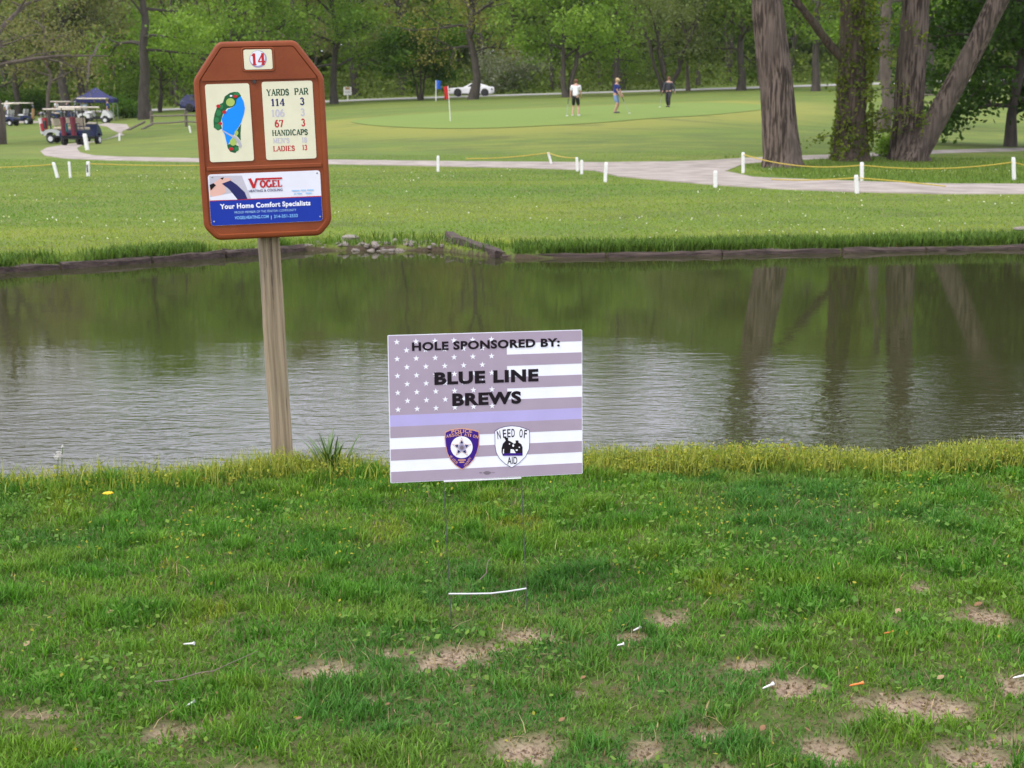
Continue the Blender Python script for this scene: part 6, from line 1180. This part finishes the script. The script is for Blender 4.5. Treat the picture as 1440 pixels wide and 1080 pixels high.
def dead_leaf(lab, px, py, s, rz, m='dead_leaf'):
    s *= .5
    p = ground(px, py); rg = []
    for i in range(7):
        t = i / 6; wd = s * .30 * math.sin(math.pi * (t * .9 + .05)); rg.append([(s * (t - .5), -wd, .12 * wd + .05 * s * t * t), (s * (t - .5), 0, .05 * s * t * t), (s * (t - .5), wd, .25 * wd + .05 * s * t * t)])
    mb_ = MB(); mb_.loft(rg, closed=False, caps=False); o = mb_.build('dead_leaf', M[m], None, True); o.location = (p[0], p[1], p[2] + .020); o.rotation_euler = (.25, -.2, rz); tag(o, lab, 'leaf', 'dead leaves on the near bank')
for a in [('curled tan dead leaf in the grass near the left edge', 38, 914, .055, 1.3, 'straw_dry'), ('flat tan dead leaf left of the sponsor sign', 155, 869, .055, .2, 'straw_dry'), ('brown dead leaf low centre right', 820, 962, .035, .5), ('reddish dead leaf at the bottom right', 1072, 1034, .05, 1.0), ('pale dead leaf beside the large bare patch', 1322, 962, .05, .4, 'straw_dry'), ('brown dead leaf at the bare patch right of centre', 1262, 868, .06, .9, 'straw_dry'),
          ('rusty dead leaf at the lower left', 420, 1020, .035, .1), ('tan dead leaf by the upper right bare patch', 1375, 858, .06, .3), ('brown dead leaf left of the lower centre bare patch', 305, 984, .03, 2.0), ('small brown leaf below the left bare patch', 545, 1000, .03, .3), ('reddish leaf in the grass at the bottom centre', 790, 1022, .04, .7), ('brown leaf at the right of the bottom bare patch', 1135, 1036, .04, 2.2)]: dead_leaf(*a)
M['twig'] = mat('grey_twig', (.20, .165, .125), .9, (.13, .10, .08), 30)
def twig(lab, pts, r):
    P_ = [Vector(ground(a, b)) + Vector((0, 0, z)) for a, b, z in pts]; mb_ = MB(); mb_.tube(P_, [r * (1 - .6 * i / (len(P_) - 1)) for i in range(len(P_))], 6); tag(mb_.build('twig', M['twig'], None, True), lab, 'twig')
twig('long thin grey twig lying in the grass at the lower left', [(218, 968, .020), (250, 968, .026), (282, 960, .030), (300, 957, .028), (330, 944, .030), (362, 925, .020)], .0022); twig('small crooked twig sticking up by the wire stake', [(672, 826, .02), (684, 822, .04), (686, 818, .07), (690, 814, .075)], .0025)
M['dandelion'] = mat('dandelion_yellow', (.80, .58, .02), .6, (.7, .46, .02), 30); M['fluff'] = mat('seed_fluff', (.62, .60, .55), .9, (.5, .48, .44), 40)
p = ground(152, 713); root = empty('dandelion', p, 0, 'yellow dandelion flower in the grass at the left', 'flower'); mb = MB(); mb.tube([(0, 0, 0), (.003, 0, .06)], .002, 6); mb.build('stem', M['stem'], root); mb = MB()
for k in range(26):
    a = k * 2.4; r = .018 * math.sqrt((k + 1) / 26); mb.ell((.003 + math.cos(a) * r, math.sin(a) * r, .062 - r * .2), (.005, .003, .003), 6, 4, Matrix.Rotation(a, 3, 'Z'))
mb.build('flower', M['dandelion'], root)
for px, py, top, lab in [(80, 680, 641, 'white dandelion seed head standing against the water at the left'), (86, 679, 628, 'tiny dandelion bud stalk beside the seed head at the left')]:
    p = ground(px, py + 3); q = at(px + 2, top, p[1]); root = empty('dandelion', p, 0, lab, 'flower'); t = Vector(q - p); mb = MB(); mb.tube([(0, 0, 0), t * .5, t], .0016, 6); mb.build('stem', M['stem'], root); mb = MB(); rr = .018 if 'seed head' in lab and 'tiny' not in lab else .005
    rng = np.random.default_rng(4)
    for k in range(60 if rr > .01 else 8): d = Vector(rng.normal(size=3)).normalized(); mb.tube([t, t + d * rr], [.0004, .0008], 3); mb.ell(t + d * rr, (.0024, .0024, .0024), 5, 4)
    mb.build('seed_head', M['fluff'], root)

# =================================================================== thin spring haze
mb = MB(); mb.box((0, 280, 31.5), (880, 720, 69)); hz_o = mb.build('haze'); tag(hz_o, 'thin spring haze in the air over the course', 'haze', kind='stuff')
hm = bpy.data.materials.new('haze_air'); hm.use_nodes = True; t = hm.node_tree; t.nodes.clear(); o_ = t.nodes.new('ShaderNodeOutputMaterial'); v_ = t.nodes.new('ShaderNodeVolumePrincipled')
v_.inputs['Color'].default_value = (.92, .95, 1, 1); v_.inputs['Density'].default_value = .00007; v_.inputs['Anisotropy'].default_value = .2; t.links.new(v_.outputs[0], o_.inputs['Volume']); hz_o.data.materials.append(hm)
scene.cycles.volume_bounces = 1
